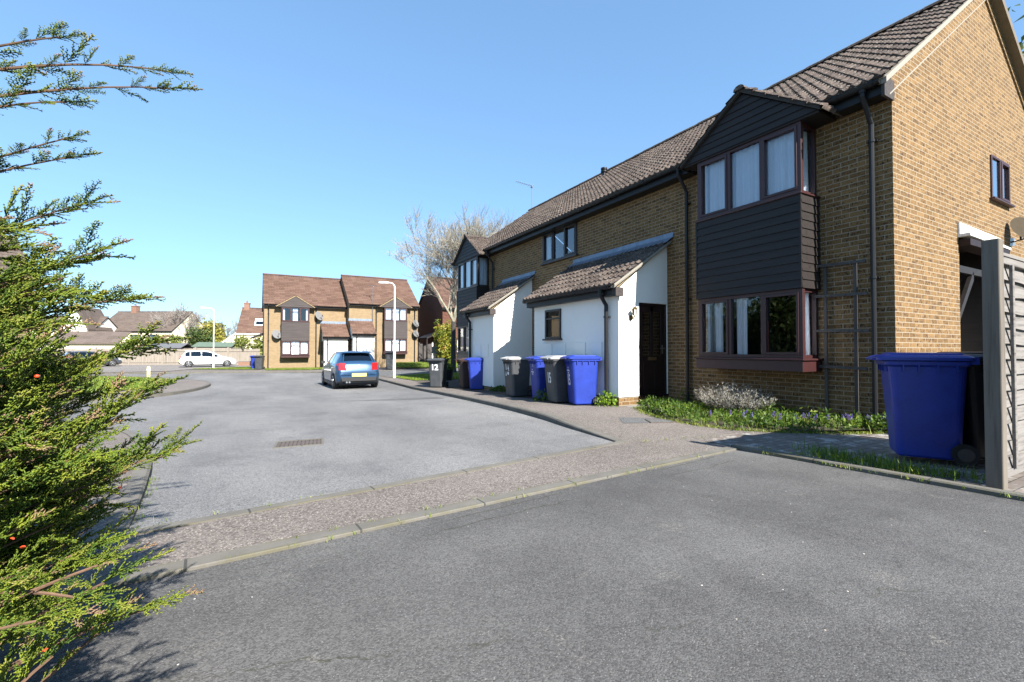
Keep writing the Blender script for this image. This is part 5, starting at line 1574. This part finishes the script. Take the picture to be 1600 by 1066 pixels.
# planted bed by the bay
BED = smoothline([(6.72, 6.75), (6.22, 6.0), (6.02, 5.3), (6.08, 4.6), (6.4, 3.9), (6.98, 3.36), (7.5, 3.0), (8.0, 2.85)], 1) + [(8.02, 2.85), (8.02, 6.6)]
sheet('flower_bed', BED, M['soil'], lambda x, y: kh(y) + .008 + .05 * min(1, max(0, (x - 6.5) / .8)))
P = scatter_poly(BED, 1250); cen = []; tn = []
for x, y in P:
    edge = min(1, max(.15, (x - 6.15) / .9 + .25 * math.sin(y * 5) + .15)) if y > 3.6 else min(1, max(.2, (y - 2.9) * .9 + (x - 7) * .4))
    hgt = (.05 + .13 * mnoise.noise(Vector((x * 2.1, y * 2.1, 3))) ** 2 * 4 + .03) * (.55 + .6 * edge)
    z = zr(y) + kh(y) + .04
    pat = mnoise.noise(Vector((x * 3.3, y * 3.3, 9)))
    if pat < -.18 or rng.random() > edge + .35: continue
    k = int(rng.integers(4, 11)); tb = rng.uniform(.05, .6) + .5 * mnoise.noise(Vector((x * 1.8, y * 1.8, 20)))
    for _ in range(k):
        cen.append((x + rng.normal() * .035, y + rng.normal() * .035, z + rng.random() * hgt)); tn.append(min(1, max(0, tb + rng.normal() * .15)))
cen = np.array(cen); V, F = leaves(cen, .058, rng, .38, .7, .7)
o = mesh_np('ground_cover', V, F, M['bedleaf'], None, np.repeat(tn, 4)); o['kind'] = 'stuff'
P = scatter_poly(BED, 2600)
P = P + rng.normal(size=P.shape) * .05
grass_patch('bed_grass', np.column_stack([P, zrv(P[:, 1]) + khv(P[:, 1]) + .01]), .15, .0035, lean=.9, tint=(.2, 1.0))
e_ = np.array(densify(BED[:-2], .01)); e_ = e_[rng.integers(0, len(e_), 2600)] + rng.normal(size=(2600, 2)) * .055
grass_patch('edge_moss', np.column_stack([e_, zrv(e_[:, 1]) + khv(e_[:, 1]) - .002]), .045, .004, lean=1.0, tint=(.5, 1.0))
P = scatter_poly([(6.0, 4.5), (6.5, 3.7), (7.2, 3.1), (5.98, 4.0), (5.8, 5.0), (6.3, 6.2), (6.5, 6.6)], 500)
# bluebell spikes
fl_spots = [(6.62, 4.40), (6.75, 4.3), (7.0, 4.05), (7.1, 3.95), (7.25, 3.9), (7.35, 3.8), (7.3, 3.65), (7.45, 3.62), (7.5, 3.5), (7.55, 3.42), (7.65, 3.35), (6.9, 4.5), (6.7, 4.7), (7.6, 3.2), (7.75, 3.25), (6.35, 4.75), (7.15, 4.2), (7.8, 3.1), (7.7, 3.55)]
def bluebell():
    t = thing('bluebell_plant', 'small purple blue flower spike in the bed below the trellis', 'flower', (0, 0, 0), 0, 'purple flower spikes in the bed')
    s = MB(); b = MB()
    for k in range(2):
        x, y, h = random.uniform(-.05, .05), random.uniform(-.05, .05), random.uniform(.13, .21)
        s.tube([(x, y, 0), (x + .01, y, h)], .0025, 4)
        for j in range(9):
            a = random.random() * 6.28; zz = h - j * .009; r = .007 + j * .0012
            c = Vector((x + .01 + math.cos(a) * r, y + math.sin(a) * r, zz))
            b.loft([[tuple(c + Vector((math.cos(q * 1.257) * .003, math.sin(q * 1.257) * .003, .006))) for q in range(5)], [tuple(c + Vector((math.cos(q * 1.257) * .0075, math.sin(q * 1.257) * .0075, -.006))) for q in range(5)]], True, True, False)
    s.build('stem', M['coniferwood'], t); b.build('flower_head', M['purple'], t)
    V, F, k = blades(np.array([(random.uniform(-.06, .06), random.uniform(-.06, .06), 0) for _ in range(16)]), .15, rng, .005, .8)
    mesh_np('leaf', V, F, M['blade'], t, np.repeat(rng.uniform(.1, .6, 16), k))
    return t
bproto = bluebell()
for i, (x, y) in enumerate(fl_spots):
    q = bproto if i == 0 else copy_tree(bproto)
    q.location = (x, y, zr(y) + kh(y) + .05); q.rotation_euler = (0, 0, i * 1.3)
# dry silver plant
LB = 1.25
t = thing('lavender_bush', 'dry silvery lavender bush under the bay window', 'plant', (7.42, 5.12, zr(5.1) + kh(5) + .03), 0)
sb, st, lf, lt = MB(), [], [], []
for i in range(520):
    a = random.random() * 6.28; rr_ = random.random() ** .6
    bx, by = math.cos(a) * .30 * rr_, math.sin(a) * .46 * rr_
    tall = random.random() < .10
    h = LB * random.uniform(.26, .46) * (1.3 if tall else 1) * (1.05 - .35 * rr_)
    tip = Vector((bx * 1.6 + random.uniform(-.06, .06), by * 1.62 + random.uniform(-.08, .08), h))
    mid = Vector((bx * 1.15, by * 1.15, h * .5))
    n_ = 3 if tall else 2
    sb.tube([(bx * .4, by * .4, 0), tuple(mid), tuple(tip)], [.0028, .0024, .0014], 3, False)
    for k in range(16 if not tall else 7):
        f = random.uniform(.35, 1.0)
        p = mid.lerp(tip, (f - .5) * 2) if f > .5 else Vector((bx * .4, by * .4, 0)).lerp(mid, f * 2)
        lf.append(tuple(p)); lt.append(random.uniform(.3, 1) if h * f > .16 else random.uniform(.0, .5))
sb.build('stems', plain('brown_dry_stems', (.22, .17, .12), .9, .2, 20), t)
V, F = leaves(np.array(lf), .042, rng, .2, 1.3); mesh_np('foliage', V, F, M['lavender'], t, np.repeat(lt, 4))
# leafy clumps
def clump(name, label, cat, x, y, z, n, sx, sy, sz, leaf, m, asp=.6, stem=True, tint=(0, 1), up=.5):
    t = thing(name, label, cat, (x, y, z), 0)
    P = rng.normal(size=(n, 3)); P = unit(P) * (rng.random((n, 1)) ** .4) * np.array([sx, sy, sz]); P[:, 2] = np.abs(P[:, 2]) * 1.0 + .01
    V, F = leaves(P, leaf, rng, asp, up, normals=unit(P + 1e-6) * .6)
    mesh_np('foliage', V, F, M[m], t, np.repeat(rng.uniform(*tint, n), 4))
    s = MB()
    for i in range(7): s.tube([(0, 0, -.02), tuple(P[i] * .9)], [.006, .002], 4, False)
    s.build('stem', M['coniferwood'], t)
    return t
clump('leafy_weed', 'bright green leafy weed at the foot of the porch downpipe', 'plant', 6.42, 7.38, zr(7.4) + .09, 260, .21, .25, .30, .062, 'ivy')
clump('leafy_weed', 'small dark weed between the grey 15 bin and the blue bin', 'plant', 5.90, 9.0, zr(9.0) + .09, 160, .22, .26, .26, .06, 'bedleaf', tint=(0, .4))
clump('leafy_weed', 'low green weed at the foot of the brown bin', 'plant', 6.7, 12.6, zr(12.6) + .09, 240, .3, .55, .16, .07, 'bedleaf', tint=(0, .5))
clump('leafy_weed', 'dark leafy clump in the bed beside the big blue bin', 'plant', 7.75, 2.95, zr(3) + .05, 420, .3, .34, .2, .06, 'bedleaf', tint=(0, .45))
# log roll edging
t = thing('log_edging', 'low dark log roll edging round the planted bed near the door', 'edging', (0, 0, 0), 0)
mb = MB(); ln = densify([(6.98, 6.72), (6.62, 6.45), (6.40, 6.12), (6.25, 5.7)], .055)
for i, (x, y) in enumerate(ln):
    z = zr(y) + kh(y); mb.tube([(x, y, z - .05), (x, y, z + .10 + random.uniform(-.01, .015))], .027, 8)
mb.build('half_logs', M['log'], t)
# pot with plant
pt = thing('plant_pot', 'black plant pot with a small shrub beside the bins and tree', 'plant pot', (7.75, 19.9, zr(19.9) + .1), 0)
mb = MB(); mb.loft([[(math.cos(k * .393) * r, math.sin(k * .393) * r, z) for k in range(16)] for r, z in ((.24, 0), (.31, .46), (.335, .46), (.335, .51), (.29, .51), (.28, .44))], True, True); mb.build('pot', M['bin_black'], pt)
P = rng.normal(size=(500, 3)); P = unit(P) * rng.random((500, 1)) ** .4 * np.array([.38, .38, .30]); P[:, 2] = np.abs(P[:, 2]) + .48
V, F = leaves(P, .09, rng, .5, .5); mesh_np('foliage', V, F, M['bedleaf'], pt, np.repeat(rng.uniform(0, .6, 500), 4))

# shrubs and hedge bushes: leaves through an uneven volume
def bush(name, label, x, y, z, sx, sy, sz, n, leaf, m, tint=(0, 1), cat='bush', group=None, lumps=9, up=.2):
    t = thing(name, label, cat, (x, y, z), 0, group)
    cs = [(random.uniform(-.55, .55), random.uniform(-.55, .55), random.uniform(.15, .8)) for _ in range(lumps)]
    out = []
    while len(out) < n:
        c_ = random.choice(cs); v = unit(rng.normal(size=3)) * (rng.random() ** .35) * random.uniform(.26, .46)
        p = np.array(c_) + v
        if p[2] > 0: out.append(p * np.array([sx, sy, sz]))
    P = np.array(out); V, F = leaves(P, leaf, rng, .55, up)
    hue = np.array([mnoise.noise(Vector(p * 1.7 / max(sx, .3))) for p in P]) * .45 + .5
    tn = np.clip(tint[0] + (tint[1] - tint[0]) * (hue + rng.normal(size=n) * .16), 0, 1)
    mesh_np('crown', V, F, M[m], t, np.repeat(tn, 4))
    s = MB()
    for i in range(6):
        q = cs[i % len(cs)]; s.tube([(0, 0, -.1), (q[0] * sx * .5, q[1] * sy * .5, q[2] * sz * .5), (q[0] * sx, q[1] * sy, q[2] * sz)], [.05, .03, .01], 5, False)
    s.build('stem', M['bark'], t)
    return t
bush('columnar_shrub', 'tall columnar shrub of green and orange leaves before the red brick house', 13.7, 35.6, -.15, .95, .95, 3.3, 5200, .17, 'shrub', (.1, 1), 'shrub', lumps=16)
bush('yellow_bush', 'yellow flowering bush beyond the far fence', -5.6, 83, -.7, 2.4, 2.4, 5.6, 2600, .4, 'yellowleaf')
bush('evergreen_bush', 'dark evergreen bush left of the yellow bush', -7.0, 79, -.7, 2.2, 2.2, 4.6, 2400, .35, 'darkleaf')
bush('garden_bush', 'yellow green bush above the fence before the chalet house', -.2, 60.5, -.7, 1.9, 1.2, 3.2, 1500, .28, 'shrub', (.2, .7), group='bushes along the far fence')
bush('garden_bush', 'yellow green bush above the fence at the far brick house corner', 1.9, 59.2, -.7, 1.8, 1.2, 3.0, 1500, .28, 'shrub', (.2, .7), group='bushes along the far fence')
bush('garden_bush', 'green bush above the fence right of the long roof', -10.9, 74, -.7, 3.0, 1.4, 3.4, 1800, .3, 'shrub', (.1, .6), group='bushes along the far fence')
bush('garden_bush', 'green bush above the fence below the long roof', -14.5, 73.5, -.7, 2.6, 1.4, 3.0, 1500, .3, 'shrub', (.1, .5), group='bushes along the far fence')
bush('hanging_bush', 'small green shrub at the far brick house left corner', -.9, 42.6, 1.0, .9, .7, 1.1, 500, .14, 'shrub', (.2, .6))
bush('hedge_tree', 'tall dark evergreen hedge tree across the side road, nearer one', -10.6, 13.6, -.4, 2.6, 3.0, 5.6, 6500, .28, 'darkleaf', (0, 1), 'tree', 'evergreens across the side road', lumps=22)
bush('hedge_tree', 'tall dark evergreen hedge tree across the side road, farther one', -12.2, 18.4, -.4, 2.6, 3.0, 5.0, 6500, .28, 'darkleaf', (0, 1), 'tree', 'evergreens across the side road', lumps=22)
# palm beyond the fence
t = thing('palm_tree', 'small dark palm tree beyond the far fence', 'tree', (-9.4, 77.0, -.7), 0)
mb = MB(); mb.tube([(0, 0, 0), (.1, 0, 1.6), (0, 0, 3.0)], [.2, .17, .14], 8); mb.build('trunk', M['bark_dark_shade'], t)
pc, = [[]]
for i in range(46):
    a = random.random() * 6.28; e = random.uniform(-.35, 1.2); d_ = Vector((math.cos(a) * math.cos(e), math.sin(a) * math.cos(e), math.sin(e)))
    for k in range(8): pc.append(tuple(Vector((0, 0, 3.0)) + d_ * (.3 + k * .16) + Vector((0, 0, -.02 * k * k))))
V, F = leaves(np.array(pc), .5, rng, .14, -.1); mesh_np('crown', V, F, M['palmleaf'], t, np.repeat(rng.random(len(pc)), 4))

def bare_tree(name, label, loc, H, R0, seed, levels=5, spread=.55, m='barklight', mt='twig', trunk_h=.28, twig=.012, kids=(3, 5), group=None, dark=None, lean=(0, 0), maxr=None, upb=.25, forks=4):
    """trunk and limbs as tapered tubes, fine twigs as a second mesh"""
    rd = random.Random(seed); t = thing(name, label, 'tree', loc, rd.random() * .0, group)
    T_, W_, D_ = MB(), MB(), MB()
    def grow(p, d, L, r, lv):
        n = 4 if lv > 2 else 3
        pts = [p]; rad = [r]; q = p; dd = d.copy()
        for i in range(n):
            dd = (dd + Vector((rd.gauss(0, .13), rd.gauss(0, .13), rd.gauss(0, .10) + upb * .15))).normalized()
            q = q + dd * (L / n); pts.append(q); rad.append(max(.0022, r * (1 - .55 * (i + 1) / n)))
        (T_ if r > .022 else W_).tube(pts, rad, 7 if r > .06 else (5 if r > .02 else 3), False)
        if lv == 0: return
        nk = rd.randint(*kids)
        for i in range(nk):
            f = 1.0 if i == 0 else rd.uniform(.35, 1.0)
            j = min(n - 1, int(f * n)); a = pts[j].lerp(pts[j + 1], f * n - j) if f < 1 else pts[-1]
            ax = Vector((rd.gauss(0, 1), rd.gauss(0, 1), rd.gauss(0, .6))); ax = (ax - dd * ax.dot(dd)).normalized()
            sp = spread * rd.uniform(.55, 1.25) * (.55 if i == 0 else 1)
            nd = (dd * math.cos(sp) + ax * math.sin(sp) + Vector((0, 0, upb * .35))).normalized()
            rr_ = r * (1 - .55 * f) * (.82 if i == 0 else rd.uniform(.45, .72))
            grow(a, nd, L * rd.uniform(.62, .86), max(twig, rr_), lv - 1)
    th = H * trunk_h
    top = Vector((lean[0], lean[1], th))
    (D_ if dark else T_).tube([(0, 0, -.1), (lean[0] * .2, lean[1] * .2, th * .15), (lean[0] * .5, lean[1] * .5, th * .6), tuple(top)], [R0 * 1.35, R0, R0 * .88, R0 * .85], 10)
    for i in range(forks):
        a = 6.283 * i / forks + rd.uniform(-.5, .5); e = rd.uniform(.75, 1.25) if i else 1.4
        d = Vector((math.cos(a) * math.cos(e), math.sin(a) * math.cos(e), math.sin(e)))
        grow(top, d, (H - th) * rd.uniform(.30, .38), R0 * rd.uniform(.45, .62), levels)
    if dark:
        D_.build('trunk', M[dark], t); T_.build('limbs', M[m], t)
    else: T_.build('trunk', M[m], t)
    W_.build('crown', M[mt], t)
    return t
bt = bare_tree('bare_tree', 'bare pale branched tree with shade painted on its trunk beyond the terrace end', (10.62, 26.2, -.42), 9.5, .17, 5, 5, .56, trunk_h=.34, twig=.0105, kids=(3, 5), dark='bark_dark_shade', forks=6)
bare_tree('round_bare_tree', 'large round bare tree beyond the far fence, left of the lamp', (-11.2, 98, -.7), 9.4, .32, 9, 5, .5, m='twiggrey', mt='twiggrey', trunk_h=.2, twig=.02, kids=(3, 4), forks=6)
bare_tree('round_bare_tree', 'bare tree behind the lamp post and yellow bush', (-4.6, 112, -.7), 9.2, .3, 12, 4, .5, m='twiggrey', mt='twiggrey', trunk_h=.25, twig=.022, kids=(3, 4), forks=5)
bare_tree('bare_tree', 'tall thin bare tree behind the second bay roof', (17.0, 33.5, -.4), 12.6, .2, 21, 5, .45, m='twig', mt='twig', trunk_h=.35, twig=.008, kids=(2, 4), forks=4)
proto = None
for i, px in enumerate((206, 218, 231, 245, 258, 270, 283, 322, 345)):
    x_ = (px - 800) / 711; dx, dy = x_ * .8712 + .4909, -x_ * .4909 + .8712
    tt = 150 + (i * 37) % 40
    if proto is None:
        proto = bare_tree('distant_tree', 'small distant bare tree on the skyline behind the far roofs', (0, 0, 0), 9.5, .3, 31, 4, .55, m='twiggrey', mt='twiggrey', trunk_h=.2, twig=.035, kids=(2, 4), forks=5, group='distant bare trees on the skyline'); q = proto
    else: q = copy_tree(proto)
    q.location = (dx * tt, dy * tt, -.7); q.rotation_euler = (0, 0, i * 1.7); s_ = 1 + .12 * math.sin(i * 2.1); q.scale = (s_, s_, s_ * (1 + .1 * math.cos(i)))
bush('pine_tree', 'dark evergreen tree top behind the right gable', 30.5, 6.6, 0, 2.6, 2.6, 14.5, 6000, .5, 'darkleaf', (0, 1), 'tree', lumps=26)

# ------------------------------------------------------------------ conifer in the left foreground
def shoot_template(rg, brown):
    """a spray one unit long on +x: scale leaf twiglets left and right, each with nubs"""
    V, F, Tn = [], [], []
    def cone(p, d, L, w, tn):
        d = d / np.linalg.norm(d); a = np.cross(d, [0.3, .2, 1.0]); a /= np.linalg.norm(a); b = np.cross(d, a)
        n = len(V); m_ = p + d * L * .35
        for k in range(3):
            an = 2.094 * k; V.append(m_ + (a * math.cos(an) + b * math.sin(an)) * w)
        V.append(p); V.append(p + d * L)
        for k in range(3):
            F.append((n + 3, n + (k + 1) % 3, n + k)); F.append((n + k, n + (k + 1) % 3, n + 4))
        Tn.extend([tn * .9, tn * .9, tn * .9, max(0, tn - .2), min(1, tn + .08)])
    N = 21
    for i in range(N):
        s = .04 + .96 * i / N
        side = 1 if i % 2 else -1
        wob = np.array([0, .02 * math.sin(s * 5), .03 * math.sin(s * 3.3)])
        p = np.array([s, 0, 0]) + wob
        ang = rg.uniform(.5, .85); Lt = (.30 * (1 - s) ** .7 + .07) * rg.uniform(.7, 1.25)
        d = np.array([math.cos(ang), side * math.sin(ang) * .9, rg.normal() * .28 + .05])
        old = brown and s > .72
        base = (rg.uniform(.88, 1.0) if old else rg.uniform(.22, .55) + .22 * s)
        cone(p, d, Lt, .0155, base)
        nn = max(2, int(Lt / .042))
        for j in range(nn):
            f = (j + .6) / (nn + .3); q = p + d / np.linalg.norm(d) * Lt * f
            s2 = 1 if j % 2 else -1
            e = d / np.linalg.norm(d); pr = np.cross(e, [0, 0, 1.0]); pr /= np.linalg.norm(pr)
            dd = e * .72 + pr * s2 * .62 + np.array([0, 0, rg.normal() * .25])
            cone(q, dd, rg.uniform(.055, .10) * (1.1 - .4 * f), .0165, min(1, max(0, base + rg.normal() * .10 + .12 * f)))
        cone(p, np.array([1, 0, 0]), .085, .012, min(1, base + (.05 if not old else 0)))
    cone(np.array([.97, 0, 0]), np.array([1, 0, 0.05]), .10, .011, .93 if brown else .8)
    return np.array(V), np.array(F), np.array(Tn)
rgc = np.random.default_rng(5)
TPL = [shoot_template(rgc, i % 5 in (1, 4)) for i in range(10)]

def conifer(name, label, cx, cy, rad, branches, thr, zmax, hero=(), seed=3, zmin=.05, step=.055, Lb=.27):
    rd = random.Random(seed); t = thing(name, label, 'conifer', (cx, cy, 0), 0)
    wood = MB(); Vs, Fs, Ts = [], [], []; off = 0
    def place(p, d, up, L, k):
        nonlocal off
        V, F, Tn = TPL[k]
        x = d.normalized(); y = up.cross(x)
        if y.length < 1e-3: y = Vector((0, 1, 0)).cross(x)
        y.normalize(); z = x.cross(y)
        A_ = np.array([x, y, z]) * L
        th = .85 + .3 * min(1.5, .28 / L) - .3      # keep leaf thickness when a spray is long
        Vs.append(V @ A_ + np.array(p)); Fs.append(F + off); Ts.append(np.clip(Tn + rd.uniform(-.12, .12), 0, 1)); off += len(V)
    def branch(p0, p1, p2, r, dens=1.0, s0=.3, Lm=.27):
        n = 8; pts = []
        for i in range(n + 1):
            f = i / n; pts.append(p0 * (1 - f) ** 2 + p1 * 2 * f * (1 - f) + p2 * f * f)
        wood.tube([tuple(q) for q in pts], [max(.0028, r * (1 - .85 * i / n)) for i in range(n + 1)], 5, False)
        L = sum((pts[i + 1] - pts[i]).length for i in range(n)); m_ = int(L * (1 - s0) / step * dens); sd = 1
        for i in range(m_):
            f = s0 + (1 - s0) * (i + rd.random() * .6) / m_
            q = p0 * (1 - f) ** 2 + p1 * 2 * f * (1 - f) + p2 * f * f; d = (p1 - p0) * (1 - f) + (p2 - p1) * f; d.normalize()
            sd = -sd; roll = rd.gauss(0, .6)
            sv = d.cross(Vector((0, 0, 1))).normalized(); uv = sv.cross(d)
            lat = sv * math.cos(roll) * sd + uv * math.sin(roll)
            dd = (d * rd.uniform(.75, 1.05) + lat * rd.uniform(.4, .75) + Vector((0, 0, rd.uniform(.0, .3)))).normalized()
            LL = Lm * rd.uniform(.6, 1.15) * (1.12 - .55 * max(0, f - .5) * 2 * .7)
            place(q, dd, uv + Vector((rd.gauss(0, .3), rd.gauss(0, .3), 0)), LL, rd.randrange(10))
        place(pts[-1] - (pts[-1] - pts[-2]) * .5, (pts[-1] - pts[-2]), Vector((0, 0, 1)), rd.uniform(.10, .16), rd.choice((1, 4, 6, 9)))
    for _ in range(branches):
        th = R(rd.uniform(*thr)); zt = zmin + (zmax - zmin) * rd.random() ** 1.35
        RR = rad(zt, th) * rd.uniform(.84, 1.04)
        rise = RR * rd.uniform(.22, .48); z0 = max(-.05, zt - rise)
        o_ = Vector((math.cos(th), math.sin(th), 0)); p2 = o_ * RR + Vector((0, 0, zt))
        tw = Vector((-o_.y, o_.x, 0)) * rd.gauss(0, .18)
        p0 = Vector((0, 0, z0 * .9)); p1 = o_ * RR * .55 + tw + Vector((0, 0, z0 + rise * rd.uniform(.25, .6)))
        branch(p0, p1, p2, .012, 1.0, .3, Lb)
    for (a, b, c_, dens, s0, Lm) in hero:
        branch(Vector(a) - Vector((cx, cy, 0)), Vector(b) - Vector((cx, cy, 0)), Vector(c_) - Vector((cx, cy, 0)), .009, dens, s0, Lm)
    wood.tube([(0, 0, -.1), (.05, .03, 1.2), (0, 0, zmax + .3)], [.10, .07, .02], 8)
    wood.build('trunk', M['coniferwood'], t)
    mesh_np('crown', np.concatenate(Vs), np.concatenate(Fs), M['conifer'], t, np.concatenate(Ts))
    return t
RT = [(0, 1.25), (.25, 1.48), (.5, 1.68), (.75, 1.76), (.9, 1.73), (1.1, 1.66), (1.32, 1.56), (1.5, 1.46), (1.7, 1.28), (1.85, 1.08), (2.1, .8), (2.6, .7), (3.4, .4)]
def hp(px, py, tdist):
    """a point tdist metres in front of the photographer along a sight line, used once to size the long hero branches"""
    x = (px - 800) / 711; u = (533 - py) / 711
    fx, fy = .4909, .8712
    return (tdist * (x * fy + fx), tdist * (-x * fx + fy), 1.10 + tdist * (u + .0183))
HERO = []
for (b, m_, e, td0, td1, dens, s0, Lm) in (
    ((-260, 150), (60, 70), (262, 108), 1.5, 1.75, .62, .35, .13), ((-260, 190), (70, 120), (258, 134), 1.5, 1.72, .55, .35, .12),
    ((-260, 130), (-20, 60), (85, 52), 1.6, 1.6, .5, .3, .12), ((-260, 240), (-40, 150), (95, 156), 1.5, 1.55, .5, .35, .12),
    ((-250, 330), (-30, 245), (100, 213), 1.7, 1.7, .55, .3, .12), ((-250, 340), (-20, 260), (112, 243), 1.7, 1.75, .5, .3, .12),
    ((-250, 480), (-40, 360), (125, 318), 1.6, 1.8, 1.0, .3, .18), ((-220, 560), (20, 430), (155, 390), 1.7, 1.8, 1.0, .3, .19),
    ((-220, 600), (60, 470), (205, 468), 1.7, 1.8, 1.0, .3, .20), ((-200, 700), (60, 590), (238, 535), 1.6, 1.7, 1.0, .3, .2),
    ((-200, 880), (80, 770), (285, 698), 1.25, 1.45, 1.1, .25, .19), ((-160, 850), (80, 740), (228, 608), 1.4, 1.6, 1.1, .3, .2),
    ((-160, 1150), (60, 1000), (232, 948), .85, 1.0, .8, .35, .11), ((-200, 1080), (20, 980), (168, 908), .85, .95, .8, .35, .11),
    ((-160, 1020), (20, 930), (160, 880), .95, 1.05, .8, .35, .12), ((-200, 960), (-30, 900), (125, 930), .8, .85, .8, .4, .10),
    ((-120, 1240), (40, 1090), (160, 985), .85, .95, .8, .35, .10), ((-160, 1300), (-20, 1110), (90, 1020), .8, .85, 1.0, .3, .12),
    ((-220, 1100), (-60, 980), (75, 965), .75, .8, .9, .35, .11)):
    HERO.append((hp(*b, td0), hp(*m_, (td0 + td1) / 2), hp(*e, td1), dens, s0, Lm))
conifer('conifer', 'large feathery green conifer leaning over the left foreground', -2.15, 1.75, lambda z, th: interp(z, RT), 1000, (-95, 78), 2.5, HERO, 3, .05, .034, .20)
conifer('conifer', 'second conifer bush of the hedge, standing beside the photographer', -2.05, -1.15, lambda z, th: interp(z, [(0, 1.4), (.8, 1.95), (1.6, 2.1), (2.2, 1.9), (3, 1.2), (3.6, .6)]), 80, (-60, 110), 3.4, (), 8, .1, .09)
# ladybirds resting on the sprays
def ladybird():
    t = thing('ladybird', 'tiny orange red ladybird resting on the conifer', 'ladybird', (0, 0, 0), 0, 'ladybirds on the conifer')
    b = MB(); n = 12
    b.loft([[(math.cos(2 * math.pi * k / n) * .0042 * math.cos(a), math.sin(2 * math.pi * k / n) * .0034 * math.cos(a), .0034 * math.sin(a)) for k in range(n)] for a in (0, .4, .8, 1.2, 1.5)], True, True, True)
    b.build('wing_case', M['ladyred'], t)
    h = MB(); h.loft([[(.0042 + .0016 * math.cos(a) * math.cos(2 * math.pi * k / 8), .0018 * math.sin(2 * math.pi * k / 8) * math.cos(a), .0016 * math.sin(a) + .0004) for k in range(8)] for a in (0, .7, 1.4)], True, True, True); h.build('head', M['black'], t)
    s = MB()
    for x, y in ((.001, .0018), (.001, -.0018), (-.0018, .0014), (-.0018, -.0014)): s.disc((x, y, .0029), (x, y, .004), .0007, .0004, 8)
    s.build('spots', M['black'], t)
    return t
lp = ladybird()
for i, (px, py, td) in enumerate(((59, 588, .98), (190, 761, 1.28), (25, 840, .95), (42, 853, .95), (80, 1011, .78))):
    q = lp if i == 0 else copy_tree(lp)
    q.location = hp(px, py, td); q.rotation_euler = (R(40), 0, i * 1.1); q.scale = (1.15,) * 3

# ------------------------------------------------------------------ camera, light, render settings
cam = bpy.data.cameras.new('camera'); cam.lens = 16.0; cam.sensor_width = 36; cam.clip_start = .05; cam.clip_end = 2000
co = bpy.data.objects.new('camera', cam); COL.objects.link(co)
co.location = (0, 0, 1.10)
co.rotation_euler = (R(90) + math.atan(13 / 711), 0, -R(29.4))
S.camera = co
sun = bpy.data.lights.new('sun', 'SUN'); sun.energy = 5.0; sun.angle = R(.53); sun.color = (1, .95, .87)
so = bpy.data.objects.new('sun', sun); COL.objects.link(so)
d = Vector((-SUN_DX, 1, 0)).normalized() * math.cos(R(SUN_EL)) + Vector((0, 0, -math.sin(R(SUN_EL))))
so.rotation_euler = d.to_track_quat('-Z', 'Y').to_euler(); so.location = (2, -10, 12)
w = bpy.data.worlds.new('World'); S.world = w; w.use_nodes = True
nt = w.node_tree; nt.nodes.clear()
sk = nt.nodes.new('ShaderNodeTexSky'); sk.sky_type = 'NISHITA'; sk.sun_disc = False
sk.sun_elevation = R(SUN_EL); sk.sun_rotation = math.atan2(SUN_DX, -1)
sk.altitude = 50; sk.air_density = 1.0; sk.dust_density = 0.0; sk.ozone_density = 6.0
bg = nt.nodes.new('ShaderNodeBackground'); bg.inputs[1].default_value = .10
ou = nt.nodes.new('ShaderNodeOutputWorld')
ga = nt.nodes.new('ShaderNodeGamma'); ga.inputs[1].default_value = .55
mu = nt.nodes.new('ShaderNodeMix'); mu.data_type = 'RGBA'; mu.blend_type = 'MULTIPLY'; mu.inputs[0].default_value = 1.0
mu.inputs[7].default_value = (1.04, 1.385, 1.66, 1)
nt.links.new(sk.outputs[0], ga.inputs[0]); nt.links.new(ga.outputs[0], mu.inputs[6]); nt.links.new(mu.outputs[2], bg.inputs[0]); nt.links.new(bg.outputs[0], ou.inputs[0])
S.view_settings.view_transform = 'Standard'; S.view_settings.look = 'None'; S.view_settings.exposure = 1.6; S.view_settings.gamma = 1
S.view_settings.use_curve_mapping = False
S.cycles.max_bounces = 8; S.cycles.transparent_max_bounces = 16
S.cycles.use_denoising = True
